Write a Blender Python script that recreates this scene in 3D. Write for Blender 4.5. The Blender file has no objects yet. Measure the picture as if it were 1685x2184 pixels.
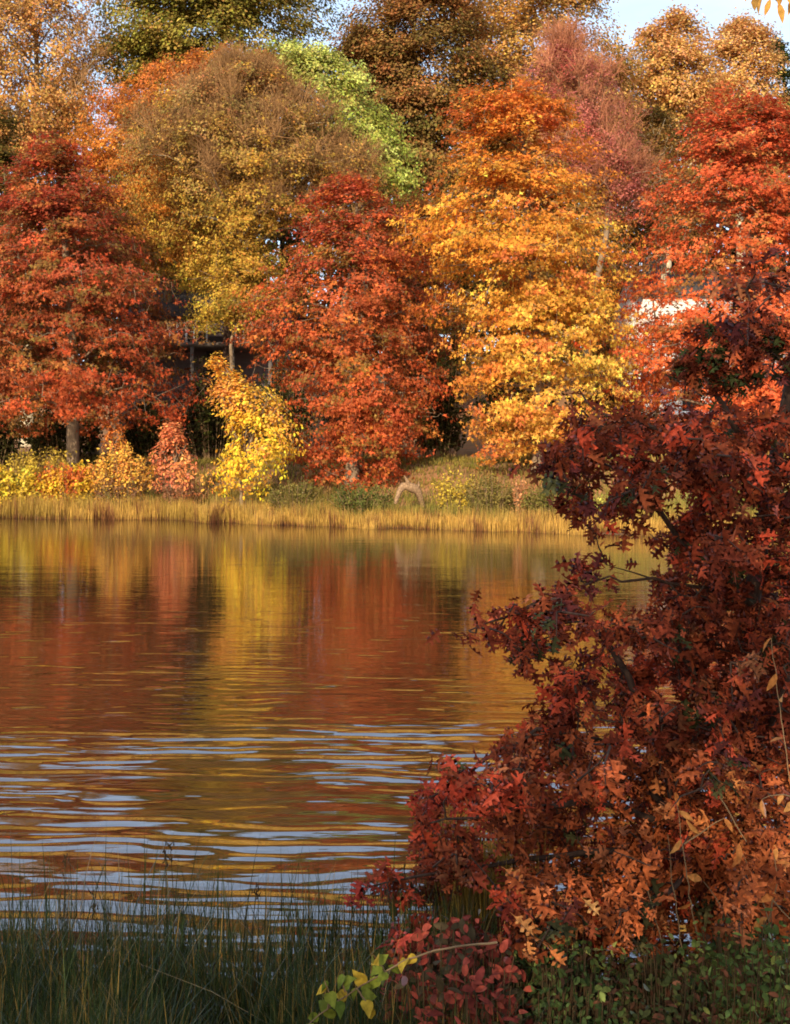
import bpy, math
import numpy as np
from mathutils import Vector

rng = np.random.default_rng(11)
S = bpy.context.scene
COL = S.collection
EYE = 2.6; F = 2346.0; CX = 842.5; HY = 970.0

def at(px, py, Y):
    """world point seen at photo point (px,py) (1685x2184 frame) at distance Y"""
    return np.array([(px - CX) * Y / F, Y, EYE - (py - HY) * Y / F])

def lin(c):
    c = np.asarray(c, float) / 255.0
    return np.where(c <= 0.04045, c / 12.92, ((c + 0.055) / 1.055) ** 2.4)

def smooth(a, b, x):
    t = np.clip((x - a) / (b - a), 0, 1)
    return t * t * (3 - 2 * t)

class Noise:
    """cheap smooth 3-D noise, a sum of plane waves"""
    def __init__(s, scale, seed, n=14):
        r = np.random.default_rng(seed)
        k = r.normal(size=(n, 3)); k /= np.linalg.norm(k, axis=1)[:, None]
        s.k = k * (2 * math.pi / scale) * r.uniform(0.6, 1.7, (n, 1)); s.p = r.uniform(0, 6.28, n); s.n = n
    def __call__(s, P):
        P = np.atleast_2d(P)
        return np.sin(P @ s.k.T + s.p).sum(1) / math.sqrt(s.n / 2.0)   # about unit variance

# ---------------------------------------------------------------- tagging
def tag(o, label=None, cat=None, group=None, kind=None):
    if label: o['label'] = label
    if cat: o['category'] = cat
    if group: o['group'] = group
    if kind: o['kind'] = kind
    return o

def empty(name, loc, label, cat, group=None):
    o = bpy.data.objects.new(name, None); COL.objects.link(o)
    o.location = tuple(float(v) for v in loc); o.empty_display_size = 0.2
    return tag(o, label, cat, group)

# ---------------------------------------------------------------- mesh buffer
class Buf:
    def __init__(s): s.v = []; s.t = []; s.c = []; s.n = 0
    def add(s, V, T, C=None):
        V = np.asarray(V, float).reshape(-1, 3); T = np.asarray(T, int).reshape(-1, 3)
        if C is None: C = np.ones((len(V), 3))
        C = np.broadcast_to(np.asarray(C, float), (len(V), 3))
        s.v.append(V); s.t.append(T + s.n); s.c.append(C); s.n += len(V)
        return s
    def build(s, name, mat, parent=None, smooth_=False, origin=None):
        V = np.concatenate(s.v); T = np.concatenate(s.t); Cc = np.concatenate(s.c)
        off = np.zeros(3) if parent is None else np.array(parent.location)
        if origin is not None: off = np.array(origin)
        me = bpy.data.meshes.new(name)
        me.vertices.add(len(V)); me.vertices.foreach_set('co', (V - off).astype(np.float32).ravel())
        me.loops.add(len(T) * 3); me.loops.foreach_set('vertex_index', T.astype(np.int32).ravel())
        me.polygons.add(len(T))
        me.polygons.foreach_set('loop_start', np.arange(0, len(T) * 3, 3, dtype=np.int32))
        if smooth_: me.polygons.foreach_set('use_smooth', np.ones(len(T), dtype=bool))
        me.update(calc_edges=True)
        a = me.color_attributes.new('Col', 'FLOAT_COLOR', 'POINT')
        a.data.foreach_set('color', np.concatenate([Cc, np.ones((len(Cc), 1))], 1).astype(np.float32).ravel())
        me.materials.append(mat)
        o = bpy.data.objects.new(name, me); COL.objects.link(o)
        if parent is not None: o.parent = parent
        else: o.location = tuple(off)
        return o

def box(b, x0, x1, y0, y1, z0, z1, c=(1, 1, 1)):
    V = [(x, y, z) for x in (x0, x1) for y in (y0, y1) for z in (z0, z1)]
    Q = [(0, 1, 3, 2), (4, 6, 7, 5), (0, 4, 5, 1), (2, 3, 7, 6), (0, 2, 6, 4), (1, 5, 7, 3)]
    T = [t for q in Q for t in ((q[0], q[1], q[2]), (q[0], q[2], q[3]))]
    b.add(V, T, c)

def norm(a): return a / np.maximum(np.linalg.norm(a, axis=-1, keepdims=True), 1e-9)

def segs(b, P0, P1, r0, r1, sides=3, c=(1, 1, 1)):
    """many tapered sticks at once"""
    P0 = np.atleast_2d(P0); P1 = np.atleast_2d(P1); N = len(P0)
    if N == 0: return
    r0 = np.broadcast_to(np.asarray(r0, float), N); r1 = np.broadcast_to(np.asarray(r1, float), N)
    d = norm(P1 - P0); h = np.where(np.abs(d[:, 2:3]) > 0.9, [[1.0, 0, 0]], [[0, 0, 1.0]])
    u = norm(np.cross(d, h)); w = np.cross(d, u)
    a = np.arange(sides) * 2 * math.pi / sides
    ring = u[:, None] * np.cos(a)[None, :, None] + w[:, None] * np.sin(a)[None, :, None]
    V = np.concatenate([P0[:, None] + ring * r0[:, None, None], P1[:, None] + ring * r1[:, None, None]], 1)
    i = np.arange(sides); j = (i + 1) % sides
    T = np.concatenate([np.stack([i, j, i + sides], 1), np.stack([j, j + sides, i + sides], 1)])
    T = T[None] + (np.arange(N) * 2 * sides)[:, None, None]
    c = np.asarray(c, float)
    if c.ndim == 2: c = np.repeat(c, 2 * sides, axis=0)
    b.add(V.reshape(-1, 3), T.reshape(-1, 3), c)

def tube(b, P, R, sides=7, c=(1, 1, 1)):
    P = np.asarray(P, float); n = len(P); R = np.broadcast_to(np.asarray(R, float), n)
    d = norm(np.gradient(P, axis=0)); ref = np.array([0.3, 1, 0.1]) if abs(d[0][2]) > 0.6 else np.array([0, 0, 1.0])
    u = norm(np.cross(d, ref)); w = np.cross(d, u); a = np.arange(sides) * 2 * math.pi / sides
    V = P[:, None] + (u[:, None] * np.cos(a)[None, :, None] + w[:, None] * np.sin(a)[None, :, None]) * R[:, None, None]
    i = np.arange(sides); j = (i + 1) % sides; T = []
    for k in range(n - 1):
        o = k * sides
        T.append(np.stack([i + o, j + o, i + o + sides], 1)); T.append(np.stack([j + o, j + o + sides, i + o + sides], 1))
    b.add(V.reshape(-1, 3), np.concatenate(T), c)

# ---------------------------------------------------------------- leaf shapes (x along the leaf, y across, z up)
def blade(stations, fold=0.2, droop=0.25):
    """leaf outline from (t, halfwidth) stations, folded along the midrib"""
    V = []; T = []
    for t, w in stations:
        z = -droop * t * t
        V += [(t, -w, z + fold * w), (t, 0, z), (t, w, z + fold * w)]
    for k in range(len(stations) - 1):
        a = 3 * k
        T += [(a, a + 3, a + 4), (a, a + 4, a + 1), (a + 1, a + 4, a + 5), (a + 1, a + 5, a + 2)]
    return np.array(V, float), np.array(T)
FAR = (np.array([(0, 0, 0), (.45, -.42, .06), (1, 0, -.15), (.55, .40, .06)], float), np.array([(0, 1, 2), (0, 2, 3)]))
OVAL = blade([(0, .01), (.2, .2), (.5, .27), (.8, .17), (1, .0)])
LONG = blade([(0, .01), (.2, .13), (.5, .19), (.8, .10), (1, .0)], .25, .3)
HEART = blade([(0, .05), (.04, .25), (.25, .42), (.5, .38), (.75, .2), (1.05, .0)], .22, .3)
def oak_leaf(fold=.25, droop=.22):
    mid = [(-.25, .008), (0, .02), (.10, .08), (.26, .13), (.38, .09), (.60, .15), (.68, .09), (.84, .12), (.90, .06), (1.06, .0)]
    V, T = blade(mid, fold, droop); V = list(map(tuple, V)); T = list(map(tuple, T))
    for s in (-1, 1):
        o = 0 if s < 0 else 2
        for k, (t1, w1), (t2, w2) in ((2, (.20, .30), (.30, .24)), (4, (.52, .50), (.64, .40)), (6, (.80, .38), (.90, .26))):
            a = 3 * k + o; bb = a + 3
            n = len(V)
            V.append((t1, s * w1, -droop * t1 * t1 + .6 * fold * w1 - .05)); V.append((t2, s * w2, -droop * t2 * t2 + .7 * fold * w2))
            T += [(a, bb, n + 1), (a, n + 1, n)]
    return np.array(V, float), np.array(T)
OAK = oak_leaf()
OAKS = [OAK, oak_leaf(.5, .05), oak_leaf(.75, .6), oak_leaf(-.2, .45)]
def oak_far():
    V = np.array([(0, 0, 0), (.3, -.1, 0), (.45, -.48, .05), (.6, -.12, -.03), (1.05, 0, -.15), (.62, .12, -.03), (.5, .5, .05), (.3, .1, 0)], float)
    T = np.array([(0, 1, 7), (1, 2, 3), (1, 3, 7), (7, 3, 5), (7, 5, 6), (3, 4, 5)])
    return V, T
OAKF = oak_far()

def soft(c):
    l = (c * [.3, .6, .1]).sum(1, keepdims=True)
    c = c * .95 + .05 * l * [1.15, 1.0, .8]
    q = c[:, 1] / np.maximum(c[:, 0], 1e-4); c[:, 1] += .074 * c[:, 0] * np.clip(1 - q / .35, 0, 1); c[:, 1] *= 1 - .05 * np.exp(-((q - .55) / .22) ** 2); c[:, 2] += .006 * c[:, 0]
    return c
def leaves(b, C, N, size, tmpl, col, D=None, rg=rng):
    n = len(C); N = norm(N); col = soft(np.array(col))
    if D is None: D = rg.normal(size=(n, 3))
    D = norm(D - (D * N).sum(1, keepdims=True) * N); B = np.cross(N, D)
    V0, T0 = tmpl
    size = np.broadcast_to(np.asarray(size, float), n)[:, None, None]
    V = C[:, None] + size * (V0[None, :, 0:1] * D[:, None] + V0[None, :, 1:2] * B[:, None] + V0[None, :, 2:3] * N[:, None])
    T = T0[None] + (np.arange(n) * len(V0))[:, None, None]
    b.add(V.reshape(-1, 3), T.reshape(-1, 3), np.repeat(col, len(V0), axis=0))

# ---------------------------------------------------------------- materials
def newmat(name):
    m = bpy.data.materials.new(name); m.use_nodes = True; nt = m.node_tree; nt.nodes.clear()
    out = nt.nodes.new('ShaderNodeOutputMaterial'); return m, nt, out
def N_(nt, t, **kw):
    n = nt.nodes.new(t)
    for k, v in kw.items():
        if k in n.inputs: n.inputs[k].default_value = v
        else: setattr(n, k, v)
    return n
def leafmat(name, trans=0.3, gloss=0.0, gain=1.0, rough=0.45, ns=9.0, lo=.72, hi=1.28):
    m, nt, out = newmat(name); L = nt.links
    at_ = N_(nt, 'ShaderNodeAttribute', attribute_name='Col')
    tc = N_(nt, 'ShaderNodeNewGeometry'); nz = N_(nt, 'ShaderNodeTexNoise', Scale=ns, Detail=3.0)
    L.new(tc.outputs['Position'], nz.inputs['Vector'])
    mr = N_(nt, 'ShaderNodeMapRange'); mr.inputs[1].default_value = .3; mr.inputs[2].default_value = .7; mr.inputs[3].default_value = lo * gain; mr.inputs[4].default_value = hi * gain
    L.new(nz.outputs['Fac'], mr.inputs[0])
    mx = N_(nt, 'ShaderNodeVectorMath', operation='SCALE'); L.new(at_.outputs['Color'], mx.inputs[0]); L.new(mr.outputs[0], mx.inputs['Scale'])
    di = N_(nt, 'ShaderNodeBsdfDiffuse'); tr = N_(nt, 'ShaderNodeBsdfTranslucent')
    L.new(mx.outputs[0], di.inputs['Color']); L.new(mx.outputs[0], tr.inputs['Color'])
    ms = N_(nt, 'ShaderNodeMixShader', Fac=trans); L.new(di.outputs[0], ms.inputs[1]); L.new(tr.outputs[0], ms.inputs[2])
    res = ms
    if gloss > 0:
        g = N_(nt, 'ShaderNodeBsdfGlossy', Roughness=rough); g.inputs['Color'].default_value = (.8, .8, .8, 1)
        fr = N_(nt, 'ShaderNodeFresnel', IOR=1.4); mm = N_(nt, 'ShaderNodeMath', operation='MULTIPLY'); mm.inputs[1].default_value = gloss
        L.new(fr.outputs[0], mm.inputs[0]); m2 = N_(nt, 'ShaderNodeMixShader'); L.new(mm.outputs[0], m2.inputs[0])
        L.new(ms.outputs[0], m2.inputs[1]); L.new(g.outputs[0], m2.inputs[2]); res = m2
    L.new(res.outputs[0], out.inputs['Surface']); return m
def noisemat(name, c1, c2, scale=6.0, rough=0.8, stretch=(1, 1, 1), bump=0.3, bscale=None, usecol=False, detail=6.0):
    m, nt, out = newmat(name); L = nt.links
    tc = N_(nt, 'ShaderNodeNewGeometry'); mp = N_(nt, 'ShaderNodeMapping'); mp.inputs['Scale'].default_value = stretch
    L.new(tc.outputs['Position'], mp.inputs[0])
    nz = N_(nt, 'ShaderNodeTexNoise', Scale=scale, Detail=detail, Roughness=0.65); L.new(mp.outputs[0], nz.inputs['Vector'])
    cr = N_(nt, 'ShaderNodeValToRGB'); cr.color_ramp.elements[0].position = 0.32; cr.color_ramp.elements[1].position = 0.68
    cr.color_ramp.elements[0].color = (*lin(c1), 1); cr.color_ramp.elements[1].color = (*lin(c2), 1)
    L.new(nz.outputs['Fac'], cr.inputs[0])
    bs = N_(nt, 'ShaderNodeBsdfPrincipled', Roughness=rough); bs.inputs['Specular IOR Level'].default_value = 0.25
    src = cr.outputs[0]
    if usecol:
        at_ = N_(nt, 'ShaderNodeAttribute', attribute_name='Col')
        vm = N_(nt, 'ShaderNodeVectorMath', operation='MULTIPLY'); L.new(src, vm.inputs[0]); L.new(at_.outputs['Color'], vm.inputs[1]); src = vm.outputs[0]
    L.new(src, bs.inputs['Base Color'])
    bp = N_(nt, 'ShaderNodeBump', Strength=bump, Distance=0.02); L.new(nz.outputs['Fac'], bp.inputs['Height']); L.new(bp.outputs[0], bs.inputs['Normal'])
    L.new(bs.outputs[0], out.inputs['Surface']); return m

GAIN = 0.80
M_LEAF = leafmat('tree_foliage', 0.40, 0.0, GAIN * 1.1)
M_OAK = leafmat('oak_shrub_foliage', 0.25, 0.04, GAIN, 0.55, 42.0, .5, 1.45)
M_NEAR = leafmat('near_leaf', 0.35, 0.15, GAIN, 0.5, 40.0, .6, 1.35)
M_GRASS = leafmat('grass_blade', 0.25, 0.1, GAIN)
M_BARK = noisemat('grey_brown_bark', (92, 76, 58), (150, 126, 98), 14, .9, (1, 1, .25), .6)
M_PALE = noisemat('pale_grey_bark', (140, 125, 98), (205, 188, 155), 10, .9, (1, 1, .3), .4)
M_DARKB = noisemat('dark_bark', (42, 30, 24), (78, 56, 42), 30, .85, (1, 1, .4), .5)
M_DRIFT = noisemat('bleached_driftwood', (86, 64, 44), (160, 126, 90), 16, .85, (1, 1, 1), .9)
M_TWIG = noisemat('twig_bark', (110, 84, 56), (150, 120, 84), 5, .9, (1, 1, 1), .0, usecol=True)

# ---------------------------------------------------------------- terrain
SX = np.array([-60, -30, -15.9, -8.2, -7.2, -4, -0.7, 2.5, 5.5, 9, 12, 16, 25, 60.])
SY = np.array([52.5, 47.2, 45.2, 44.0, 42.4, 40.7, 39.2, 38.0, 36.6, 34.8, 32.5, 30, 27, 24.])
def shore(x): return np.interp(x, SX, SY) + 0.18 * np.sin(x * 1.9) + 0.1 * np.sin(x * 4.7 + 1)
NG = Noise(7, 3); NG2 = Noise(1.6, 4)
def gz(x, y):
    x = np.asarray(x, float); y = np.asarray(y, float)
    d = y - shore(x)
    far = np.where(d < 0, np.maximum(d * 0.25, -0.9), 0.22 * np.clip(d, 0, 2.2) / 2.2 + 2.0 * smooth(2.0, 9.0, d) + 0.05 * np.clip(d - 8, 0, 14)
                   + 7.5 * smooth(20, 62, d))
    near = 1.0 - 1.75 * smooth(1.6, 5.0, y - 0.10 * np.clip(x, 0, 6))
    near = np.where(y > 12, -0.9, near)
    w = smooth(9, 14, y)
    base = near * (1 - w) + far * w
    P = np.stack([x, y, 0 * x], -1).reshape(-1, 3)
    n = (NG(P) * 0.07 + NG2(P) * 0.02).reshape(x.shape)
    return base + n * np.where(y > 20, smooth(0.5, 5, d), 0.6 * smooth(6, 3, y))

def build_ground():
    xs = np.unique(np.concatenate([np.arange(-30, 30.1, .5), np.arange(-120, 120.1, 5), [-400, -250, 250, 400]]))
    ys = np.unique(np.concatenate([[-300, -150, -80, -40], np.arange(-20, 0, 1.0), np.arange(0, 8, .25), np.arange(8, 26, 2), np.arange(26, 62, .4), np.arange(62, 120, 4), [150, 220, 320, 500]]))
    X, Y = np.meshgrid(xs, ys); Z = gz(X, Y)
    V = np.stack([X, Y, Z], -1).reshape(-1, 3); nx = len(xs); ny = len(ys)
    i, j = np.meshgrid(np.arange(nx - 1), np.arange(ny - 1)); a = (j * nx + i).ravel()
    T = np.concatenate([np.stack([a, a + 1, a + nx + 1], 1), np.stack([a, a + nx + 1, a + nx], 1)])
    m, nt, out = newmat('leaf_littered_earth'); L = nt.links
    tc = N_(nt, 'ShaderNodeNewGeometry'); nz = N_(nt, 'ShaderNodeTexNoise', Scale=1.2, Detail=8.0, Roughness=.7); nz2 = N_(nt, 'ShaderNodeTexNoise', Scale=22.0, Detail=4.0)
    L.new(tc.outputs['Position'], nz.inputs['Vector']); L.new(tc.outputs['Position'], nz2.inputs['Vector'])
    cr = N_(nt, 'ShaderNodeValToRGB'); e = cr.color_ramp.elements
    e[0].position = .3; e[0].color = (*lin((110, 80, 45)), 1); e[1].position = .5; e[1].color = (*lin((168, 118, 72)), 1)
    k = e.new(.62); k.color = (*lin((175, 105, 60)), 1); k = e.new(.75); k.color = (*lin((120, 110, 50)), 1)
    L.new(nz.outputs['Fac'], cr.inputs[0])
    mr = N_(nt, 'ShaderNodeMapRange'); mr.inputs[3].default_value = .5; mr.inputs[4].default_value = 1.3; L.new(nz2.outputs['Fac'], mr.inputs[0])
    sp = N_(nt, 'ShaderNodeSeparateXYZ'); L.new(tc.outputs['Position'], sp.inputs[0])
    wet = N_(nt, 'ShaderNodeMapRange'); wet.inputs[1].default_value = -.15; wet.inputs[2].default_value = .35; wet.inputs[3].default_value = .25; wet.inputs[4].default_value = .8
    L.new(sp.outputs['Z'], wet.inputs[0])
    mu = N_(nt, 'ShaderNodeMath', operation='MULTIPLY'); L.new(mr.outputs[0], mu.inputs[0]); L.new(wet.outputs[0], mu.inputs[1])
    sc = N_(nt, 'ShaderNodeVectorMath', operation='SCALE'); L.new(cr.outputs[0], sc.inputs[0]); L.new(mu.outputs[0], sc.inputs['Scale'])
    bs = N_(nt, 'ShaderNodeBsdfPrincipled', Roughness=.95); L.new(sc.outputs[0], bs.inputs['Base Color'])
    bp = N_(nt, 'ShaderNodeBump', Strength=.8, Distance=.05); L.new(nz2.outputs['Fac'], bp.inputs['Height']); L.new(bp.outputs[0], bs.inputs['Normal'])
    L.new(bs.outputs[0], out.inputs['Surface'])
    o = Buf().add(V, T).build('ground', m, smooth_=True); tag(o, 'brown leaf littered bank rising behind the far shore', 'ground', kind='structure')

def build_water():
    m, nt, out = newmat('pond_water'); L = nt.links
    tc = N_(nt, 'ShaderNodeNewGeometry')
    def noise(sx, sy, rot, scale, detail, rough=.5, dist=0.0):
        mp = N_(nt, 'ShaderNodeMapping'); mp.inputs['Scale'].default_value = (sx, sy, 1); mp.inputs['Rotation'].default_value = (0, 0, math.radians(rot))
        mp.vector_type = 'POINT'
        L.new(tc.outputs['Position'], mp.inputs[0])
        n = N_(nt, 'ShaderNodeTexNoise', Scale=scale, Detail=detail, Roughness=rough, Distortion=dist); L.new(mp.outputs[0], n.inputs['Vector']); return n.outputs['Fac']
    def math_(op, a, b=None, clamp=False):
        n = N_(nt, 'ShaderNodeMath', operation=op, use_clamp=clamp)
        for k, v in enumerate((a, b)):
            if v is None: continue
            if isinstance(v, (int, float)): n.inputs[k].default_value = v
            else: L.new(v, n.inputs[k])
        return n.outputs[0]
    def mrange(v, a, b, c, d, smooth_=True):
        n = N_(nt, 'ShaderNodeMapRange', interpolation_type='SMOOTHSTEP' if smooth_ else 'LINEAR')
        for k, x in zip((1, 2, 3, 4), (a, b, c, d)): n.inputs[k].default_value = x
        L.new(v, n.inputs[0]); return n.outputs[0]
    sp = N_(nt, 'ShaderNodeSeparateXYZ'); L.new(tc.outputs['Position'], sp.inputs[0])
    # breeze reaches the open near water, the far side lies sheltered
    near = mrange(math_('ADD', sp.outputs['Y'], math_('MULTIPLY', noise(.25, .25, 0, 1.0, 2.0), 5.0)), 11.0, 17.0, 1.0, 0.0)
    mid = mrange(sp.outputs['Y'], 12.0, 30.0, 1.0, 0.6)
    patch = mrange(noise(.16, .4, 8, 1.0, 2.0), .38, .58, 0.3, 1.0)
    swell = noise(.55, 2.7, 9, 1.0, 2.2, .5, .5)
    fine = noise(.7, 4.5, 4, 1.0, 2.5, .55, .3)
    tiny = noise(2.5, 12.0, 0, 1.0, 2.0, .5)
    def skew(lam, tilt, nz_, damp, b):
        ph = math_('ADD', math_('ADD', math_('MULTIPLY', sp.outputs['Y'], 6.2832 / lam), math_('MULTIPLY', sp.outputs['X'], tilt)), math_('MULTIPLY', nz_, damp))
        return math_('SINE', math_('ADD', ph, math_('MULTIPLY', math_('SINE', ph), b)))
    m1 = mrange(noise(.55, 1.5, 9, 1.0, 2.5, .5), .32, .56, 0.12, 1.0); m2 = mrange(noise(1.0, 2.8, 9, 1.0, 2.0, .5, .3), .34, .58, 0.0, 1.0)
    w1 = math_('MULTIPLY', math_('MULTIPLY', skew(.40, 1.1, noise(.38, .6, 0, 1.0, 2.0), 16.0, SK), m1), .0135)
    w2 = math_('MULTIPLY', math_('MULTIPLY', skew(.21, 1.6, noise(.7, 1.0, 0, 1.0, 2.0), 18.0, SK), m2), .0066)
    fleck = mrange(noise(1.6, 3.2, 5, 1.0, 1.0), .60, .72, 0.0, 1.0)
    far_f = mrange(sp.outputs['Y'], 15.0, 21.0, 1.0, 0.0)
    w3 = math_('MULTIPLY', math_('MULTIPLY', math_('MULTIPLY', skew(.30, .6, noise(.8, 1.2, 0, 1.0, 2.0), 12.0, SK), fleck), .0048), far_f)
    h1 = math_('ADD', math_('MULTIPLY', math_('ADD', math_('ADD', w1, w2), math_('MULTIPLY', swell, .03)), math_('MULTIPLY', near, patch)), w3)
    h2 = math_('MULTIPLY', math_('MULTIPLY', fine, WAVE[1]), math_('MULTIPLY', mid, math_('ADD', math_('MULTIPLY', near, WAVE[4]), 1.0)))
    h3 = math_('MULTIPLY', tiny, WAVE[2])
    long_ = math_('MULTIPLY', noise(.15, .9, 10, 1.0, 1.0), WAVE[3])
    H = math_('ADD', math_('ADD', h1, h2), math_('ADD', h3, math_('MULTIPLY', long_, mid)))
    bp = N_(nt, 'ShaderNodeBump', Strength=1.0, Distance=1.0); L.new(H, bp.inputs['Height'])
    gl = N_(nt, 'ShaderNodeBsdfGlossy', Roughness=.04); gl.inputs['Color'].default_value = (.92, .92, .94, 1); L.new(bp.outputs[0], gl.inputs['Normal'])
    di = N_(nt, 'ShaderNodeBsdfDiffuse'); di.inputs['Color'].default_value = (.055, .025, .008, 1)
    fr = N_(nt, 'ShaderNodeFresnel', IOR=1.45); L.new(bp.outputs[0], fr.inputs['Normal'])
    fac = math_('MINIMUM', math_('ADD', math_('MULTIPLY', fr.outputs[0], 1.2), .19), .72)
    ms = N_(nt, 'ShaderNodeMixShader'); L.new(fac, ms.inputs[0]); L.new(di.outputs[0], ms.inputs[1]); L.new(gl.outputs[0], ms.inputs[2])
    L.new(ms.outputs[0], out.inputs['Surface'])
    b = Buf(); xs = np.linspace(-150, 150, 31); ys = np.linspace(2.0, 62, 31)
    X, Y = np.meshgrid(xs, ys); V = np.stack([X, Y, 0 * X], -1).reshape(-1, 3); i, j = np.meshgrid(np.arange(30), np.arange(30)); a = (j * 31 + i).ravel()
    b.add(V, np.concatenate([np.stack([a, a + 1, a + 32], 1), np.stack([a, a + 32, a + 31], 1)]))
    tag(b.build('water', m, smooth_=True), 'rippled pond mirroring red and gold autumn trees', 'water', kind='structure')
WAVE = (.155, .0050, .0022, .010, .6)
SK = -.5

# ---------------------------------------------------------------- trees
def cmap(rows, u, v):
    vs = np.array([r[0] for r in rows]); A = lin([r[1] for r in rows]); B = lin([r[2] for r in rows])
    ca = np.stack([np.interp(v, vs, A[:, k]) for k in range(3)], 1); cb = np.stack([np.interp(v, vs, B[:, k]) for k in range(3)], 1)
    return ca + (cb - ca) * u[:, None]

def tree(name, label, cat, group, Y, prof, tx, rows, accents=(), leaf=.16, layers=3.0, bark=None, tr=.22, limbs=46, rise=.18, pad=.6,
         crad=.5, flat=.45, gap=-1.0, gapscale=2.2, twigs=0, twigcol=(1, 1, 1), tmpl=OAKF, seed=1, depth=.8, holes=(), limb_r=1.0, start=.05, droop=0.0, jit=.16,
         base=None, back=.38, limbmat=None, trunk_lean=0.0, top_in=.98, side=1.0):
    r = np.random.default_rng(seed * 7 + 5)
    py = np.array([p[0] for p in prof], float); z = EYE - (py - HY) * Y / F
    xl = (np.array([p[1] for p in prof]) - CX) * Y / F; xr = (np.array([p[2] for p in prof]) - CX) * Y / F
    o = np.argsort(z); z, xl, xr = z[o], xl[o], xr[o]
    z0, z1 = z[0], z[-1]; cen = (xl + xr) / 2; hw = (xr - xl) / 2
    fc = lambda q: np.interp(q, z, cen); fw = lambda q: np.interp(q, z, hw)
    bx = (tx - CX) * Y / F; bz = float(gz(bx, Y)) if base is None else base
    T = empty(name, (bx, Y, bz), label, cat, group)
    ht = z1 - bz
    # trunk
    lbf = Buf(); n = 12; q = np.linspace(0, 1, n); tzs = bz - .1 + (z1 * top_in + bz * (1 - top_in) - bz) * q
    cx = fc(np.clip(tzs, z0, z1)); wgt = smooth(.15, .9, q)
    txs = bx * (1 - wgt) + cx * wgt + np.sin(q * 5 + seed) * .015 * ht * q
    tys = Y + np.cos(q * 4 + seed * 2) * .015 * ht * q
    TP = np.stack([txs, tys, tzs], 1); bb = Buf()
    TR = tr * (1 - q) ** .8 + .02; TR[0] *= 1.35
    tube(bb, TP, TR, 9)
    # limbs
    LP = []; LR = []
    for k in range(limbs):
        f = r.uniform(start, .93) ** .9
        zs = z0 + (z1 - z0) * f; ti = np.clip((zs - TP[0, 2]) / (TP[-1, 2] - TP[0, 2]), .08, .98)
        s = np.array([np.interp(ti, q, TP[:, m]) for m in range(3)]); rs = np.interp(ti, q, TR)
        phi = r.uniform(0, 2 * math.pi); 
        if r.random() < .35: phi = r.uniform(math.pi, 2 * math.pi)
        w = fw(zs); ze = np.clip(zs + w * (rise + r.normal() * .12), z0 + .1, z1 - .05)
        w2 = fw(ze) * r.uniform(.72, 1.0)
        e = np.array([fc(ze) + w2 * math.cos(phi), Y + w2 * depth * math.sin(phi), ze])
        m1 = s + (e - s) * .4 + np.array([0, 0, .1 * w * r.uniform(.3, 1.4)]) + r.normal(size=3) * .06 * w
        ts = np.linspace(0, 1, 8)[:, None]
        pts = (1 - ts) ** 2 * s + 2 * ts * (1 - ts) * m1 + ts ** 2 * e + r.normal(size=(8, 3)) * .035 * w * ts * (1.3 - ts)
        pts[:, 2] -= droop * (ts[:, 0] ** 2) * w
        rr = np.linspace(max(.35 * rs, .035) * limb_r, .012, 8); tube(lbf if limbmat else bb, pts, rr, 5)
        LP.append(pts); LR.append(rr)
    L = np.concatenate(LP) if LP else TP
    Lw = np.tile(np.linspace(0, 1, 8), limbs) if LP else np.linspace(0, 1, n)
    # leaf clusters
    area = float(np.trapz(2 * hw, z)); la = leaf * leaf * (.36 if tmpl is OAKF else .42)
    nl = int(area * layers * 1.15 / (la * .5)) if layers > 0 else 0
    per = int(np.clip(crad * crad * 3.0 / la * .55, 14, 110)); nc = max(4, nl // per)
    tot = nc * 3
    npad = int(tot * pad)
    idx = r.choice(len(L), npad, p=(Lw + .08) ** 1.1 / ((Lw + .08) ** 1.1).sum()); wloc = fw(L[idx, 2])
    Cp = L[idx] + r.normal(size=(npad, 3)) * np.stack([.16 * wloc + .15, .16 * wloc + .15, .035 * wloc + .08], 1)
    nv = tot - npad; zz = r.uniform(z0, z1, nv * 4); keep = r.random(nv * 4) * hw.max() < fw(zz) * 1.0 + .03; zz = zz[keep][:nv]; nv = len(zz)
    ph = r.uniform(0, 2 * math.pi, nv); fr = r.uniform(.2, 1, nv) ** .45; wv = fw(zz)
    Cv = np.stack([fc(zz) + wv * fr * np.cos(ph), Y + wv * depth * fr * np.sin(ph), zz], 1)
    C = np.concatenate([Cp, Cv]); r.shuffle(C)
    # keep inside the crown, thin the back, open gaps
    dx = (C[:, 0] - fc(C[:, 2])) / np.maximum(fw(C[:, 2]), .05); dy = (C[:, 1] - Y) / np.maximum(fw(C[:, 2]) * depth, .05)
    lim = 1.0 + .24 * Noise(1.3 + .14 * hw.max(), seed * 31 + 7)(C); ok = (dx * dx + dy * dy < lim * np.abs(lim)) & (C[:, 2] < z1) & (C[:, 2] > z0 - .2)
    ok &= (C[:, 1] < Y + .15) | (r.random(len(C)) < back)
    ng = Noise(gapscale, seed * 13 + 1); ok &= ng(C * [1, 1, 1.9]) > gap + r.normal(size=len(C)) * .25
    ok &= np.minimum(C[:, 2], 99) - crad * .5 > gz(C[:, 0], C[:, 1]) - .1
    for hx, hy, rx, ry in holes:
        qx = C[:, 0] / C[:, 1] * F + CX; qy = HY - (C[:, 2] - EYE) / C[:, 1] * F
        ok &= ((qx - hx) / rx) ** 2 + ((qy - hy) / ry) ** 2 > 1
    C = C[ok][:nc]; nc = len(C)
    cb = Buf()
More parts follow.
